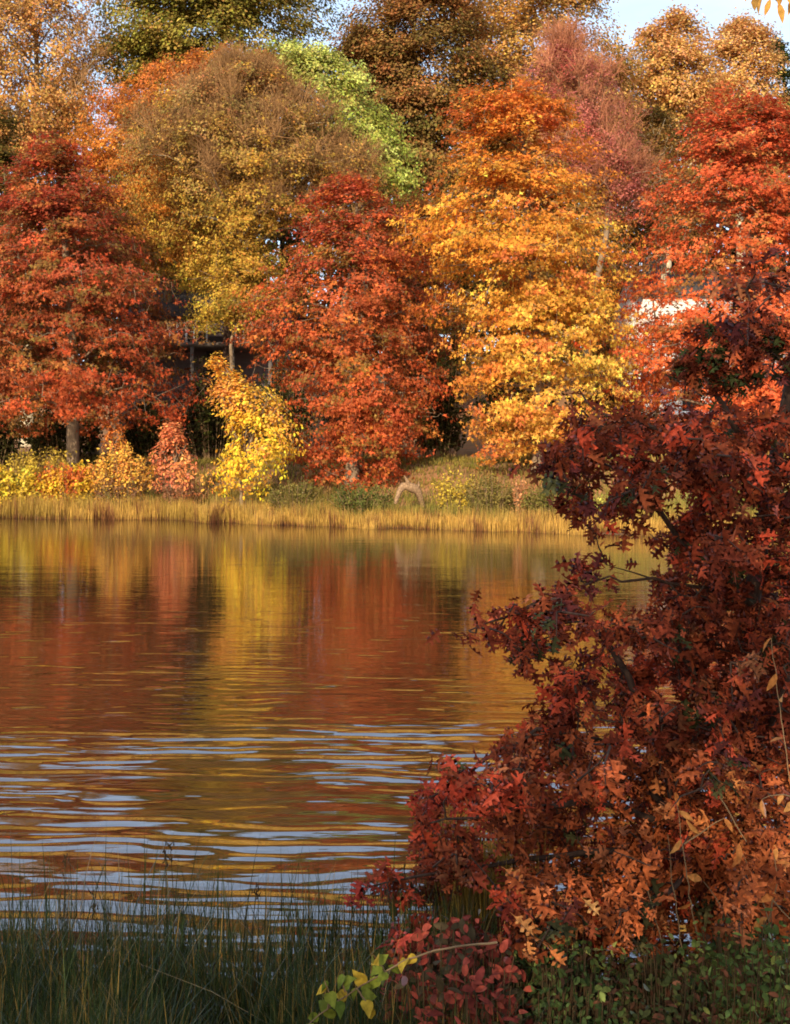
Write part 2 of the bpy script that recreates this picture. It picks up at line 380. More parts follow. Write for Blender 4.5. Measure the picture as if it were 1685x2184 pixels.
    if nc:
        sizes = crad * r.uniform(.55, 1.25, nc)
        out = norm(np.stack([C[:, 0] - fc(C[:, 2]), C[:, 1] - Y, .45 * (C[:, 2] - (z0 * .5 + z1 * .5)) + .2], 1))
        cnt = np.maximum((per * (sizes / crad) ** 2).astype(int), 5); ci = np.repeat(np.arange(nc), cnt); M = len(ci)
        # each cluster is a tilted leafy spray lying along its own outward direction
        oh = norm(out * [1, 1, 0] + 1e-6); sd = np.stack([-oh[:, 1], oh[:, 0], 0 * oh[:, 0]], 1)
        off = r.normal(size=(M, 3)) * .5
        Pp = C[ci] + sizes[ci, None] * (off[:, 0:1] * (oh[ci] + [0, 0, -.25]) * 1.15 + off[:, 1:2] * sd[ci] * .95 + off[:, 2:3] * [[0, 0, flat]])
        Nn = norm(out[ci] * .8 + [[0, 0, .5]] + r.normal(size=(M, 3)) * .42)
        Dd = norm(out[ci] * .5 + [[0, 0, -.5]] + r.normal(size=(M, 3)) * .8)
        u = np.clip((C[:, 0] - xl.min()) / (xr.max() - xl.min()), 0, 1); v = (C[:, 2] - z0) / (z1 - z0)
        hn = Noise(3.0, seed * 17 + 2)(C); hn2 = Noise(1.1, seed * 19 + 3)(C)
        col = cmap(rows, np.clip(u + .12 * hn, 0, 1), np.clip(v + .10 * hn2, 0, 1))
        for a_i, (ac, pr) in enumerate(accents):
            an = Noise(1.8, seed * 23 + a_i)(C) + r.normal(size=nc) * .5
            thr = np.quantile(an, 1 - pr) if nc > 3 else 9
            mk = an > thr; col[mk] = col[mk] * .25 + lin(ac) * .75
        col = col * np.exp(r.normal(size=(nc, 1)) * jit * .9)
        lc = col[ci] * np.exp(r.normal(size=(M, 1)) * jit) * (1 + r.normal(size=(M, 3)) * [.05, .12, .10])
        leaves(cb, Pp, Nn, leaf * r.uniform(.7, 1.3, M), tmpl, np.clip(lc, .003, .95), Dd, r)
        # twigs feeding each cluster
        P0 = attach(L, C); md = (P0 + C) / 2 + r.normal(size=(nc, 3)) * .08
        segs(bb, P0, md, .014, .011, 3); segs(bb, md, C, .011, .008, 3)
    if twigs:
        i0 = r.choice(len(L), twigs, p=(Lw + .05) / (Lw + .05).sum()); P0 = L[i0] + r.normal(size=(twigs, 3)) * .05
        od = norm(np.stack([P0[:, 0] - fc(P0[:, 2]), P0[:, 1] - Y, np.abs(P0[:, 2] - z0) * .5], 1)); d = norm(od * .7 + [[0, 0, .35]] + r.normal(size=(twigs, 3)) * .55)
        ln = r.uniform(.5, 1.3, twigs)[:, None]; P1 = P0 + d * ln
        tc = np.asarray(twigcol) * r.uniform(.7, 1.3, (twigs, 1)); tb = Buf()
        segs(tb, P0, P1, .022, .012, 3, tc)
        k3 = 4
        for _ in range(k3):
            s0 = P0 + (P1 - P0) * r.uniform(.3, 1, (twigs, 1)); d2 = norm(d * .6 + r.normal(size=(twigs, 3)) * .6 + [[0, 0, .15]])
            e0 = s0 + d2 * r.uniform(.3, .8, (twigs, 1)); segs(tb, s0, e0, .011, .006, 3, tc)
            e1 = e0 + norm(d2 + r.normal(size=(twigs, 3)) * .5) * .35; segs(tb, e0, e1, .007, .004, 3, tc)
        tb.build('twigs', M_TWIG, T)
    bb.build('trunk', bark or M_BARK, T, smooth_=True)
    if limbmat: lbf.build('limbs', limbmat, T, smooth_=True)
    if nc: cb.build('crown', M_LEAF, T)
    return T

def attach(nodes, C):
    """each leaf cluster hangs from the nearest limb point or from a cluster nearer the limb"""
    d0 = np.empty(len(C))
    for a in range(0, len(C), 300): d0[a:a + 300] = ((C[a:a + 300, None] - nodes[None]) ** 2).sum(2).min(1)
    A = np.concatenate([nodes, np.zeros_like(C)]); m = len(nodes); P = np.zeros_like(C)
    for i in np.argsort(d0):
        k = ((A[:m] - C[i]) ** 2).sum(1).argmin(); P[i] = A[k]; A[m] = C[i]; m += 1
    return P

def shrub(name, label, cat, group, px0, px1, pyt, pyb, Y, c1, c2, leaf=.09, n=2500, seed=1, accents=(), stems=14, tmpl=OVAL, dep=.7, bark=None, spiky=.25):
    """a low bush: stems fanning from the base, leaves along them"""
    r = np.random.default_rng(seed + 900)
    xa = (px0 - CX) * Y / F; xb = (px1 - CX) * Y / F; cxm = (xa + xb) / 2; hw = (xb - xa) / 2
    zt = EYE - (pyt - HY) * Y / F; zb = max(float(gz(cxm, Y)) , EYE - (pyb - HY) * Y / F - .3)
    T = empty(name, (cxm, Y, float(gz(cxm, Y))), label, cat, group)
    ns = max(stems, int(n / 60)); ph = r.uniform(0, 2 * math.pi, ns); rad = np.sqrt(r.random(ns))
    E = np.stack([cxm + hw * rad * np.cos(ph) * .95, Y + hw * dep * rad * np.sin(ph), zb + (zt - zb) * np.sqrt(np.clip(1 - rad ** 2.2 * .75, 0, 1)) * r.uniform(1 - 2 * spiky, 1.0, ns)], 1)
    B = np.stack([cxm + hw * .45 * rad * np.cos(ph), Y + hw * dep * .4 * rad * np.sin(ph), 0 * ph], 1); B[:, 2] = gz(B[:, 0], B[:, 1]) - .03
    M = B + (E - B) * .5 + np.array([0, 0, .12]) * (zt - zb)
    sb = Buf(); segs(sb, B, M, .022, .014, 4); segs(sb, M, E, .014, .005, 4)
    k = r.integers(0, ns, n); t = r.uniform(.15, 1.03, n)[:, None]
    P = (1 - t) ** 2 * B[k] + 2 * t * (1 - t) * M[k] + t * t * E[k] + r.normal(size=(n, 3)) * [.09 + .06 * hw, .09 + .06 * hw, .06] * (1.15 - .6 * t)
    P[:, 2] = np.maximum(P[:, 2], gz(P[:, 0], P[:, 1]) + .03)
    Nn = norm(np.stack([(P[:, 0] - cxm) / hw * .5, (P[:, 1] - Y) / hw * .5 - .1, .6 + 0 * P[:, 0]], 1) + r.normal(size=(n, 3)) * .5)
    kn = r.random(ns); col = lin(c1) + (lin(c2) - lin(c1)) * np.clip(kn[k] + r.normal(size=n) * .2, 0, 1)[:, None]
    for a_i, (ac, pr) in enumerate(accents):
        m = r.random(ns) < pr; mk = m[k]; col[mk] = lin(ac)
    col *= np.exp(r.normal(size=(n, 1)) * .22)
    lb = Buf(); leaves(lb, P, Nn, leaf * r.uniform(.6, 1.35, n), tmpl, np.clip(col, .003, .95), None, r)
    sb.build('stems', bark or M_TWIG, T); lb.build('foliage', M_LEAF, T); return T

build_ground(); build_water()
FR = 'autumn trees standing along the far bank'; BK = 'tall trees rising behind the far bank'; SH = 'bushes along the far shore'; SP='saplings along the far shore'

# front row
tree('pin_oak', 'deep red pin oak over the yellow bushes, its grey trunk showing below', 'tree', FR, 49.0,
     [(282, 95, 130), (330, 40, 185), (400, 15, 235), (480, -5, 275), (560, -60, 345), (640, -100, 405), (720, -120, 440), (800, -135, 452), (870, -135, 440), (905, -100, 395), (925, 30, 240)], 155,
     [(0, (165, 85, 40), (185, 62, 36)), (.3, (170, 90, 48), (164, 70, 42)), (.55, (174, 76, 48), (164, 70, 44)), (.8, (176, 66, 48), (176, 68, 48)), (1, (186, 58, 48), (184, 62, 48))],
     accents=[((186, 118, 52), .2), ((122, 106, 48), .2), ((205, 66, 40), .12)], layers=2.9, seed=2, limbs=70, rise=.05, flat=.4, gap=-.9, pad=.6, crad=.46, leaf=.185, gapscale=1.6, tr=.3, start=.02)
tree('pin_oak', 'scarlet pin oak whose red boughs hang to the shore beside the yellow sapling', 'tree', FR, 45.6,
     [(362, 735, 775), (420, 650, 850), (500, 615, 900), (590, 600, 915), (640, 510, 925), (725, 490, 940), (800, 560, 955), (870, 620, 945), (940, 620, 905), (1000, 635, 890), (1035, 660, 820)], 752,
     [(0, (196, 84, 48), (196, 82, 48)), (.3, (184, 86, 46), (188, 84, 44)), (.55, (180, 84, 46), (178, 90, 48)), (.8, (182, 70, 50), (182, 80, 46)), (1, (188, 66, 50), (184, 68, 50))],
     accents=[((210, 124, 46), .2), ((126, 110, 48), .13), ((228, 96, 50), .15)], layers=3.0, seed=3, limbs=66, rise=.05, flat=.4, gap=-.9, pad=.6, crad=.46, leaf=.185, gapscale=1.6, tr=.26, start=.0)
tree('sugar_maple', 'bright orange maple turning yellow on its lower side', 'tree', FR, 43.6,
     [(142, 1075, 1110), (200, 975, 1180), (255, 945, 1225), (320, 935, 1280), (400, 905, 1320), (500, 845, 1345), (570, 850, 1360), (640, 925, 1352), (720, 930, 1355), (800, 965, 1358), (860, 990, 1345), (920, 1005, 1280), (985, 1010, 1120)], 1150,
     [(0, (235, 122, 55), (246, 204, 78)), (.2, (234, 142, 48), (248, 208, 80)), (.35, (232, 150, 42), (242, 192, 66)), (.6, (228, 150, 40), (226, 148, 46)), (.8, (228, 138, 42), (224, 130, 46)), (1, (224, 120, 42), (222, 112, 44))],
     accents=[((200, 92, 52), .12), ((170, 132, 45), .10), ((244, 176, 56), .12)], layers=3.0, seed=4, limbs=74, rise=.06, flat=.36, gap=-.95, tr=.24, start=.02, crad=.48, pad=.68, leaf=.19, gapscale=1.25, jit=.18)
tree('red_oak', 'tall vermilion oak growing in front of the white house', 'tree', FR, 45.5,
     [(175, 1545, 1590), (230, 1500, 1650), (300, 1430, 1730), (400, 1365, 1800), (500, 1325, 1850), (640, 1262, 1880), (780, 1270, 1900), (880, 1320, 1900), (950, 1420, 1880), (1010, 1500, 1820)], 1610,
     [(0, (232, 92, 52), (232, 92, 52)), (.3, (225, 100, 50), (225, 98, 50)), (.6, (206, 92, 48), (205, 84, 46)), (.85, (200, 74, 46), (195, 70, 45)), (1, (196, 62, 42), (196, 62, 42))],
     accents=[((196, 140, 66), .16), ((128, 112, 56), .15), ((240, 100, 58), .16)], layers=2.9, seed=5, limbs=70, rise=.1, flat=.4, gap=-.9, pad=.6, crad=.46, leaf=.185, gapscale=1.6, tr=.3, start=.02,
     holes=[(1405, 655, 26, 8), (1368, 708, 16, 12), (1425, 712, 24, 9), (1435, 758, 24, 12), (1455, 862, 40, 26), (1560, 695, 18, 9), (1385, 885, 22, 10)])
tree('vermilion_maple', 'small vermilion maple half hiding the white house wall', 'tree', FR, 49.5,
     [(600, 1360, 1420), (640, 1310, 1480), (700, 1280, 1520), (770, 1275, 1540), (840, 1300, 1540), (900, 1340, 1500)], 1400,
     [(0, (232, 100, 52), (232, 96, 52)), (1, (228, 108, 50), (222, 96, 48))], accents=[((226, 140, 62), .2), ((122, 104, 50), .12)], leaf=.18, layers=.95, seed=62, tr=.09, limbs=30, crad=.42, gap=-.6, gapscale=1.1, flat=.35, rise=.15)
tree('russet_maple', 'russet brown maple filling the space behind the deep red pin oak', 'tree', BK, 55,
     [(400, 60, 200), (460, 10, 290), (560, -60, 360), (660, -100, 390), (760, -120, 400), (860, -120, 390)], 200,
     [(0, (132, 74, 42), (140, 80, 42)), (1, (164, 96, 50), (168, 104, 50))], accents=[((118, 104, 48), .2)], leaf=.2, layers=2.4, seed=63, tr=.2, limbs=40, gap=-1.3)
# second row
tree('weeping_elm', 'broad domed tree with bare grey boughs above gold leaves', 'tree', BK, 57,
     [(152, 480, 580), (176, 395, 655), (215, 310, 715), (285, 250, 782), (350, 238, 815), (420, 252, 828), (500, 290, 790), (560, 330, 720), (640, 385, 650), (700, 420, 520)], 480,
     [(0, (206, 178, 62), (192, 158, 56)), (.3, (206, 170, 58), (202, 158, 58)), (.5, (192, 152, 66), (206, 156, 64)), (.7, (164, 140, 74), (184, 144, 70)), (.88, (158, 130, 76), (170, 130, 76)), (1, (196, 130, 66), (180, 118, 66))],
     accents=[((215, 165, 50), .16), ((120, 105, 50), .12)], layers=2.1, leaf=.15, seed=6, limbs=80, rise=.42, flat=.8, gap=-.8, tr=.26, limb_r=2.0, bark=M_DARKB, limbmat=M_PALE, twigs=4600, twigcol=(1.15, .98, .75), start=.25, droop=.16, pad=.5, crad=.5)
tree('golden_hawthorn', 'gold leaved tree hanging low under the domed tree beside the grey house', 'tree', BK, 55,
     [(520, 430, 560), (570, 395, 610), (620, 385, 620), (665, 405, 600), (705, 415, 560), (722, 440, 520)], 500,
     [(0, (205, 178, 55), (196, 150, 50)), (1, (200, 158, 55), (196, 150, 55))], accents=[((120, 110, 48), .15)], leaf=.14, layers=2.2, seed=61, tr=.12, limbs=30, gap=-1.1, flat=.8)
tree('orange_maple', 'orange maple peeping over the left shoulder of the domed tree', 'tree', BK, 62,
     [(120, 430, 600), (150, 330, 640), (190, 230, 640), (240, 165, 600), (300, 140, 500), (420, 150, 480), (600, 180, 520)], 360,
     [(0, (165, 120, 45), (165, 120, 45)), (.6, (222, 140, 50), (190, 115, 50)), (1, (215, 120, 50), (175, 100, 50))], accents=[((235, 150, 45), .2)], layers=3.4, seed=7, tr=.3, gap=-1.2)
tree('lime_green_tree', 'lime green tree curving down beside the domed tree', 'tree', BK, 61,
     [(100, 560, 650), (118, 530, 712), (155, 540, 775), (215, 560, 828), (275, 600, 865), (340, 640, 900), (400, 700, 905), (440, 760, 890)], 760,
     [(0, (182, 184, 74), (168, 170, 66)), (.6, (194, 194, 90), (176, 178, 76)), (1, (192, 190, 98), (178, 178, 84))], accents=[((120, 130, 45), .15), ((212, 216, 110), .2)], layers=3.2, seed=8, tr=.28, tmpl=FAR, gap=-1.2, flat=.6)
tree('pink_maple', 'dusty pink maple standing above the orange one', 'tree', BK, 55,
     [(98, 1180, 1215), (135, 1140, 1265), (180, 1125, 1315), (250, 1120, 1350), (330, 1150, 1370), (420, 1250, 1385), (470, 1290, 1390)], 1250,
     [(0, (196, 108, 96), (190, 108, 92)), (.5, (192, 102, 90), (186, 116, 92)), (1, (206, 112, 104), (200, 118, 106))], accents=[((205, 82, 78), .2), ((150, 110, 65), .15)], leaf=.12, layers=1.8, seed=9, tr=.22, twigs=1300, twigcol=(1.7, 1.1, 1.15), rise=.9, flat=.9, gap=-.9)
# back row
tree('dark_oak', 'dark olive oak reaching out of the frame behind the domed tree', 'tree', BK, 74,
     [(-130, 330, 580), (-60, 260, 680), (20, 218, 725), (80, 212, 722), (130, 220, 700), (180, 235, 660), (240, 250, 560), (320, 260, 520), (700, 300, 600)], 450,
     [(0, (146, 138, 54), (152, 136, 54)), (.5, (154, 146, 58), (166, 142, 60)), (1, (158, 148, 60), (168, 146, 62))], accents=[((176, 144, 64), .15), ((112, 112, 46), .2)], leaf=.21, layers=6.2, seed=10, tr=.5, crad=.8, gap=-1.4, gapscale=3.2, flat=.6, tmpl=FAR)
tree('tan_sycamore', 'thin tan tree with pale bare limbs in front of the sky', 'tree', BK, 70,
     [(-150, -60, 130), (-40, -110, 210), (60, -110, 238), (160, -110, 242), (260, -110, 235), (340, -100, 180), (430, -80, 100)], 60,
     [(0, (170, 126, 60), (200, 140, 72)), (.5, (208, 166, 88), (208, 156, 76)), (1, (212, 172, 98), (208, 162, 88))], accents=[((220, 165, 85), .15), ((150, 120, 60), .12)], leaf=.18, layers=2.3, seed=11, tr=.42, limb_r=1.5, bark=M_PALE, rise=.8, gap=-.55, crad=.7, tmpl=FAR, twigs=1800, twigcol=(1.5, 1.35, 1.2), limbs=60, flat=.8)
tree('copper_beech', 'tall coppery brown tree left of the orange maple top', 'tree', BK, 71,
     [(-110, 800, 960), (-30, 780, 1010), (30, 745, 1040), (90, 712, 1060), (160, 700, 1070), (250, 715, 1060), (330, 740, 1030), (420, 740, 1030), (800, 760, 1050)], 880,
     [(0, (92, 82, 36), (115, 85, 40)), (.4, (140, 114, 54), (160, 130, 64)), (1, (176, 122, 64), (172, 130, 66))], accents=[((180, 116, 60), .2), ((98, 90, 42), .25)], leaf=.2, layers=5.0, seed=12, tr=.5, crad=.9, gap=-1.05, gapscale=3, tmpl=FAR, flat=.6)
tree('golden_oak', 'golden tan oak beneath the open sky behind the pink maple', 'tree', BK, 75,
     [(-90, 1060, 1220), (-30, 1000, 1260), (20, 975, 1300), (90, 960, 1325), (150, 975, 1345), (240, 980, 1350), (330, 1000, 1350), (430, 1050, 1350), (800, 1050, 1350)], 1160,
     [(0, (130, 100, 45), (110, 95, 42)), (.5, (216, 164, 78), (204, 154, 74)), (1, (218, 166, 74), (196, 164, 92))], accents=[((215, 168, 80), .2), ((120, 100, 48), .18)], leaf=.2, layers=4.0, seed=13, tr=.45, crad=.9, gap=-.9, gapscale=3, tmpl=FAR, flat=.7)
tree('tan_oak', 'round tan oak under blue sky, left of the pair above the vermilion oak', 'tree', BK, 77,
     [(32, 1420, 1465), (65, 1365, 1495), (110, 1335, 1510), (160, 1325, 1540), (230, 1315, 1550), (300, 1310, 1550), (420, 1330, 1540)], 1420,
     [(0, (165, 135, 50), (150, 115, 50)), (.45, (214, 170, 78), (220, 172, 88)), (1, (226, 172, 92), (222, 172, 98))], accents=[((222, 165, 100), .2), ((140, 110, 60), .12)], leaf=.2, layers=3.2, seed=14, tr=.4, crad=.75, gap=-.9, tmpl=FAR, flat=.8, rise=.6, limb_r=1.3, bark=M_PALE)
tree('tan_oak', 'pale tan oak with a broad rounded top beside the dark conifer', 'tree', BK, 79,
     [(42, 1565, 1610), (75, 1520, 1640), (120, 1500, 1662), (170, 1490, 1675), (240, 1480, 1680), (320, 1480, 1675), (440, 1500, 1660)], 1585,
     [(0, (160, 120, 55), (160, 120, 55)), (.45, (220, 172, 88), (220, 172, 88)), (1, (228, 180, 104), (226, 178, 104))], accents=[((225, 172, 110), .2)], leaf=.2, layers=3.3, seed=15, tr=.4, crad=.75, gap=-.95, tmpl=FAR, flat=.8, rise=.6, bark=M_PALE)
tree('conifer', 'dark green pointed conifer at the edge of the blue sky', 'tree', BK, 82,
     [(68, 1652, 1657), (120, 1640, 1672), (190, 1628, 1700), (260, 1615, 1712), (400, 1600, 1730)], 1656,
     [(0, (62, 78, 36), (66, 80, 38)), (1, (86, 92, 42), (86, 92, 42))], leaf=.2, layers=3.4, seed=16, tr=.3, rise=-.25, tmpl=FAR, crad=.5, gap=-1.3, bark=M_DARKB)
tree('conifer', 'small dark conifer tip between the golden and tan oaks', 'tree', BK, 80,
     [(88, 1318, 1322), (130, 1305, 1338), (200, 1295, 1348), (320, 1280, 1360)], 1320,
     [(0, (84, 84, 38), (84, 84, 38)), (1, (104, 102, 44), (104, 102, 44))], leaf=.2, layers=3.4, seed=17, tr=.3, rise=-.25, tmpl=FAR, crad=.5, gap=-1.3, bark=M_DARKB)
tree('olive_hickory', 'dull olive tree between the pink maple and the vermilion oak', 'tree', BK, 60,
     [(235, 1370, 1420), (280, 1330, 1470), (350, 1310, 1500), (450, 1300, 1520), (600, 1310, 1520)], 1410,
     [(0, (140, 100, 48), (150, 100, 48)), (1, (118, 92, 44), (128, 96, 44))], accents=[((170, 130, 62), .15), ((88, 80, 38), .2)], leaf=.16, layers=2.4, seed=18, tr=.25, gap=-.9, rise=.5, bark=M_PALE, flat=.7)
tree('dark_cedar', 'shadowy green cedar at the frame edge behind the deep red oak', 'tree', BK, 58,
     [(225, -60, 20), (290, -100, 50), (360, -120, 60), (480, -130, 70), (700, -140, 90), (850, -140, 100)], -40,
     [(0, (70, 66, 30), (80, 70, 30)), (1, (88, 80, 34), (100, 84, 36))], accents=[((150, 112, 48), .18)], leaf=.17, layers=2.6, seed=19, tr=.3, tmpl=FAR, gap=-1.0)
tree('tawny_maple', 'rusty brown tree filling the gap behind the scarlet pin oak', 'tree', BK, 53,
     [(420, 830, 930), (500, 800, 960), (600, 790, 980), (700, 800, 1000), (820, 820, 1010), (900, 850, 1000)], 900,
     [(0, (150, 62, 42), (150, 62, 42)), (1, (150, 85, 42), (150, 92, 42))], accents=[((185, 80, 44), .2), ((108, 110, 42), .15)], leaf=.15, layers=2.6, seed=20, tr=.2, gap=-1.1)
# shore trees
tree('yellow_sapling', 'bright yellow leaning sapling with ragged spires beside the scarlet oak', 'tree', SP, 43.4,
     [(768, 454, 468), (800, 458, 505), (830, 468, 560), (850, 440, 605), (885, 478, 632), (930, 492, 642), (975, 455, 638), (1015, 425, 610), (1055, 470, 560)], 515,
     [(0, (250, 200, 34), (250, 202, 36)), (.5, (252, 190, 46), (255, 208, 54)), (1, (250, 172, 62), (255, 194, 66))], accents=[((250, 164, 72), .2), ((196, 150, 46), .06)], leaf=.15, layers=2.4, seed=21, tr=.07, limbs=40, rise=1.2, crad=.3, tmpl=OVAL, gap=-1.3, flat=.9, depth=.7)
tree('orange_sapling', 'salmon orange sapling with a pointed top left of the yellow one', 'tree', SP, 45.8,
     [(905, 355, 370), (940, 338, 402), (968, 322, 420), (990, 315, 448), (1020, 310, 440), (1045, 330, 400)], 365,
     [(0, (215, 120, 80), (215, 125, 85)), (1, (232, 138, 82), (228, 132, 80))], accents=[((238, 158, 80), .25)], leaf=.14, layers=2.2, seed=22, tr=.05, limbs=30, rise=1.0, crad=.25, tmpl=OVAL, gap=-1.4, flat=.9)
tree('orange_sapling', 'slim orange sapling standing beside the grey oak trunk', 'tree', SP, 46.8,
     [(885, 236, 246), (915, 226, 258), (950, 222, 266), (985, 230, 262)], 243,
     [(0, (236, 165, 62), (236, 165, 62)), (1, (226, 118, 48), (226, 118, 48))], leaf=.14, layers=2.0, seed=23, tr=.04, limbs=14, rise=1.0, crad=.22, tmpl=OVAL, gap=-2, flat=.9)
px_wide = lambda nm: nm in ('yellow_bush', 'sumac')
# bushes along the far shore  (px0, px1, top, bottom, Y, colours)
for i, (nm, lb, a, b_, t, bt, Y, c1, c2, lf, n, acc) in enumerate([
    ('yellow_bush', 'low yellow bush at the frame edge above the golden reeds', -60, 110, 980, 1050, 46.8, (236, 196, 40), (232, 200, 60), .16, 2300, [((196, 120, 60), .1), ((150, 150, 50), .15)]),
    ('yellow_bush', 'yellow bush spreading in front of the grey oak trunk', 95, 212, 985, 1040, 46.8, (238, 180, 42), (248, 204, 44), .16, 2200, [((206, 98, 44), .12)]),
    ('sumac', 'rusty red sumac tucked among the low yellow bushes', 90, 178, 970, 1045, 46.4, (190, 80, 44), (224, 122, 50), .14, 900, [((230, 175, 50), .2)]),
    ('yellow_bush', 'greenish yellow bush behind the others near the grey trunk', 20, 150, 945, 990, 48.0, (186, 158, 52), (200, 170, 62), .12, 1700, []),
    ('yellow_bush', 'golden bush between the grey oak trunk and the salmon sapling', 195, 320, 945, 1010, 46.4, (238, 172, 62), (240, 190, 70), .13, 2200, [((226, 138, 62), .12)]),
    ('dead_weed_clump', 'mauve brown weeds above the reeds below the golden bush', 190, 330, 998, 1062, 46.2, (138, 96, 70), (150, 112, 66), .09, 3000, [((118, 110, 56), .2)]),
    ('dead_weed_clump', 'brownish weeds at the foot of the salmon sapling', 330, 450, 1012, 1066, 45.6, (158, 112, 66), (150, 102, 74), .09, 2600, [((192, 112, 62), .15)]),
    ('green_bush', 'dull green bush below the hanging scarlet boughs', 560, 700, 1012, 1070, 42.0, (118, 108, 50), (140, 122, 58), .09, 3200, [((100, 104, 44), .25)]),
    ('green_bush', 'dark green bush between the scarlet boughs and the driftwood', 690, 850, 1022, 1072, 41.0, (84, 90, 40), (112, 112, 50), .09, 3200, [((140, 132, 60), .15)]),
    ('yellow_bush', 'small yellow bush right of the driftwood branch', 930, 1010, 1000, 1042, 41.0, (214, 180, 52), (190, 165, 55), .10, 1200, [((150, 135, 55), .2)]),
    ('green_bush', 'olive bush right of the small yellow bush above the reeds', 985, 1110, 998, 1072, 40.0, (112, 104, 50), (146, 126, 62), .09, 3600, [((178, 160, 60), .1)]),
    ('green_bush', 'green bush beside the peach sapling at the dark red leaves', 1110, 1230, 1010, 1078, 39.0, (128, 118, 52), (152, 132, 62), .09, 3200, [((110, 104, 44), .2)]),
    ('peach_sapling', 'small peach coloured sapling among the green bushes', 1090, 1128, 1000, 1056, 39.4, (206, 142, 84), (214, 150, 96), .10, 520, []),
    ('green_bush', 'yellow green bush behind the dark red leaves at the water', 1240, 1420, 1030, 1110, 38.0, (150, 150, 58), (172, 162, 66), .10, 2600, []),
    ('green_bush', 'pale green bush at the shore right of all the others', 1420, 1760, 1020, 1110, 37.0, (160, 156, 66), (140, 140, 60), .10, 4200, []),
]):
    if px_wide(nm): a -= 14; b_ += 14; n = int(n * 1.6)
    shrub(nm, lb, 'sapling' if 'sapling' in nm else 'weeds' if 'weed' in nm else 'bush', SH, a, b_, t, bt, Y, c1, c2, lf, n, 30 + i, acc)
# shadowy understorey behind the trunks
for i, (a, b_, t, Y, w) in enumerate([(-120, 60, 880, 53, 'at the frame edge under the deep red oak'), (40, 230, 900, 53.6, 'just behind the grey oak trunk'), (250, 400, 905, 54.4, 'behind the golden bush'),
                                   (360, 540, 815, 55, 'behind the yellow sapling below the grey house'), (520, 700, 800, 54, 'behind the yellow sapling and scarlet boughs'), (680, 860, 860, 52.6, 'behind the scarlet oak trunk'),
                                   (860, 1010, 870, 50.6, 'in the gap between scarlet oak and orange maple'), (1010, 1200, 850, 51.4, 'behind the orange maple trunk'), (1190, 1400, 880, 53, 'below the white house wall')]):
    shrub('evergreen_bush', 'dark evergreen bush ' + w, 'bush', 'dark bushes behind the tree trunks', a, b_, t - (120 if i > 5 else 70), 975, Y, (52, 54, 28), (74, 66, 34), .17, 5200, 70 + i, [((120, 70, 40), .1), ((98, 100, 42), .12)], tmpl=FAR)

# ---------------------------------------------------------------- grasses
def blades(b, X, Yp, Z, h, w, lean, c, rg, nseg=2):
    n = len(X); a = rg.uniform(0, 2 * math.pi, n); d = np.stack([np.cos(a), np.sin(a), 0 * a], 1); s = np.stack([-d[:, 1], d[:, 0], 0 * a], 1)
    ts = np.linspace(0, 1, nseg + 1); base = np.stack([X, Yp, Z], 1); V = []
    for t in ts:
        p = base + [0, 0, 1] * (h * t)[:, None] * (1 - .15 * lean[:, None] * t) + d * (lean * h * t ** 2)[:, None]
        ww = (w * (1 - t) ** .7)[:, None]
        V += [p - s * ww, p + s * ww] if t < 1 else [p]
    k = len(V); V = np.stack(V, 1); T = []
    for q in range(nseg - 1): T += [(2 * q, 2 * q + 1, 2 * q + 3), (2 * q, 2 * q + 3, 2 * q + 2)]
    q = nseg - 1; T += [(2 * q, 2 * q + 1, 2 * q + 2)]
    T = np.array(T)[None] + (np.arange(n) * k)[:, None, None]
    b.add(V.reshape(-1, 3), T.reshape(-1, 3), (np.repeat(c, k, axis=0).reshape(n, k, 3) * np.clip(.55 + .6 * np.repeat(ts, 2)[:k], .5, 1.05)[None, :, None]).reshape(-1, 3))

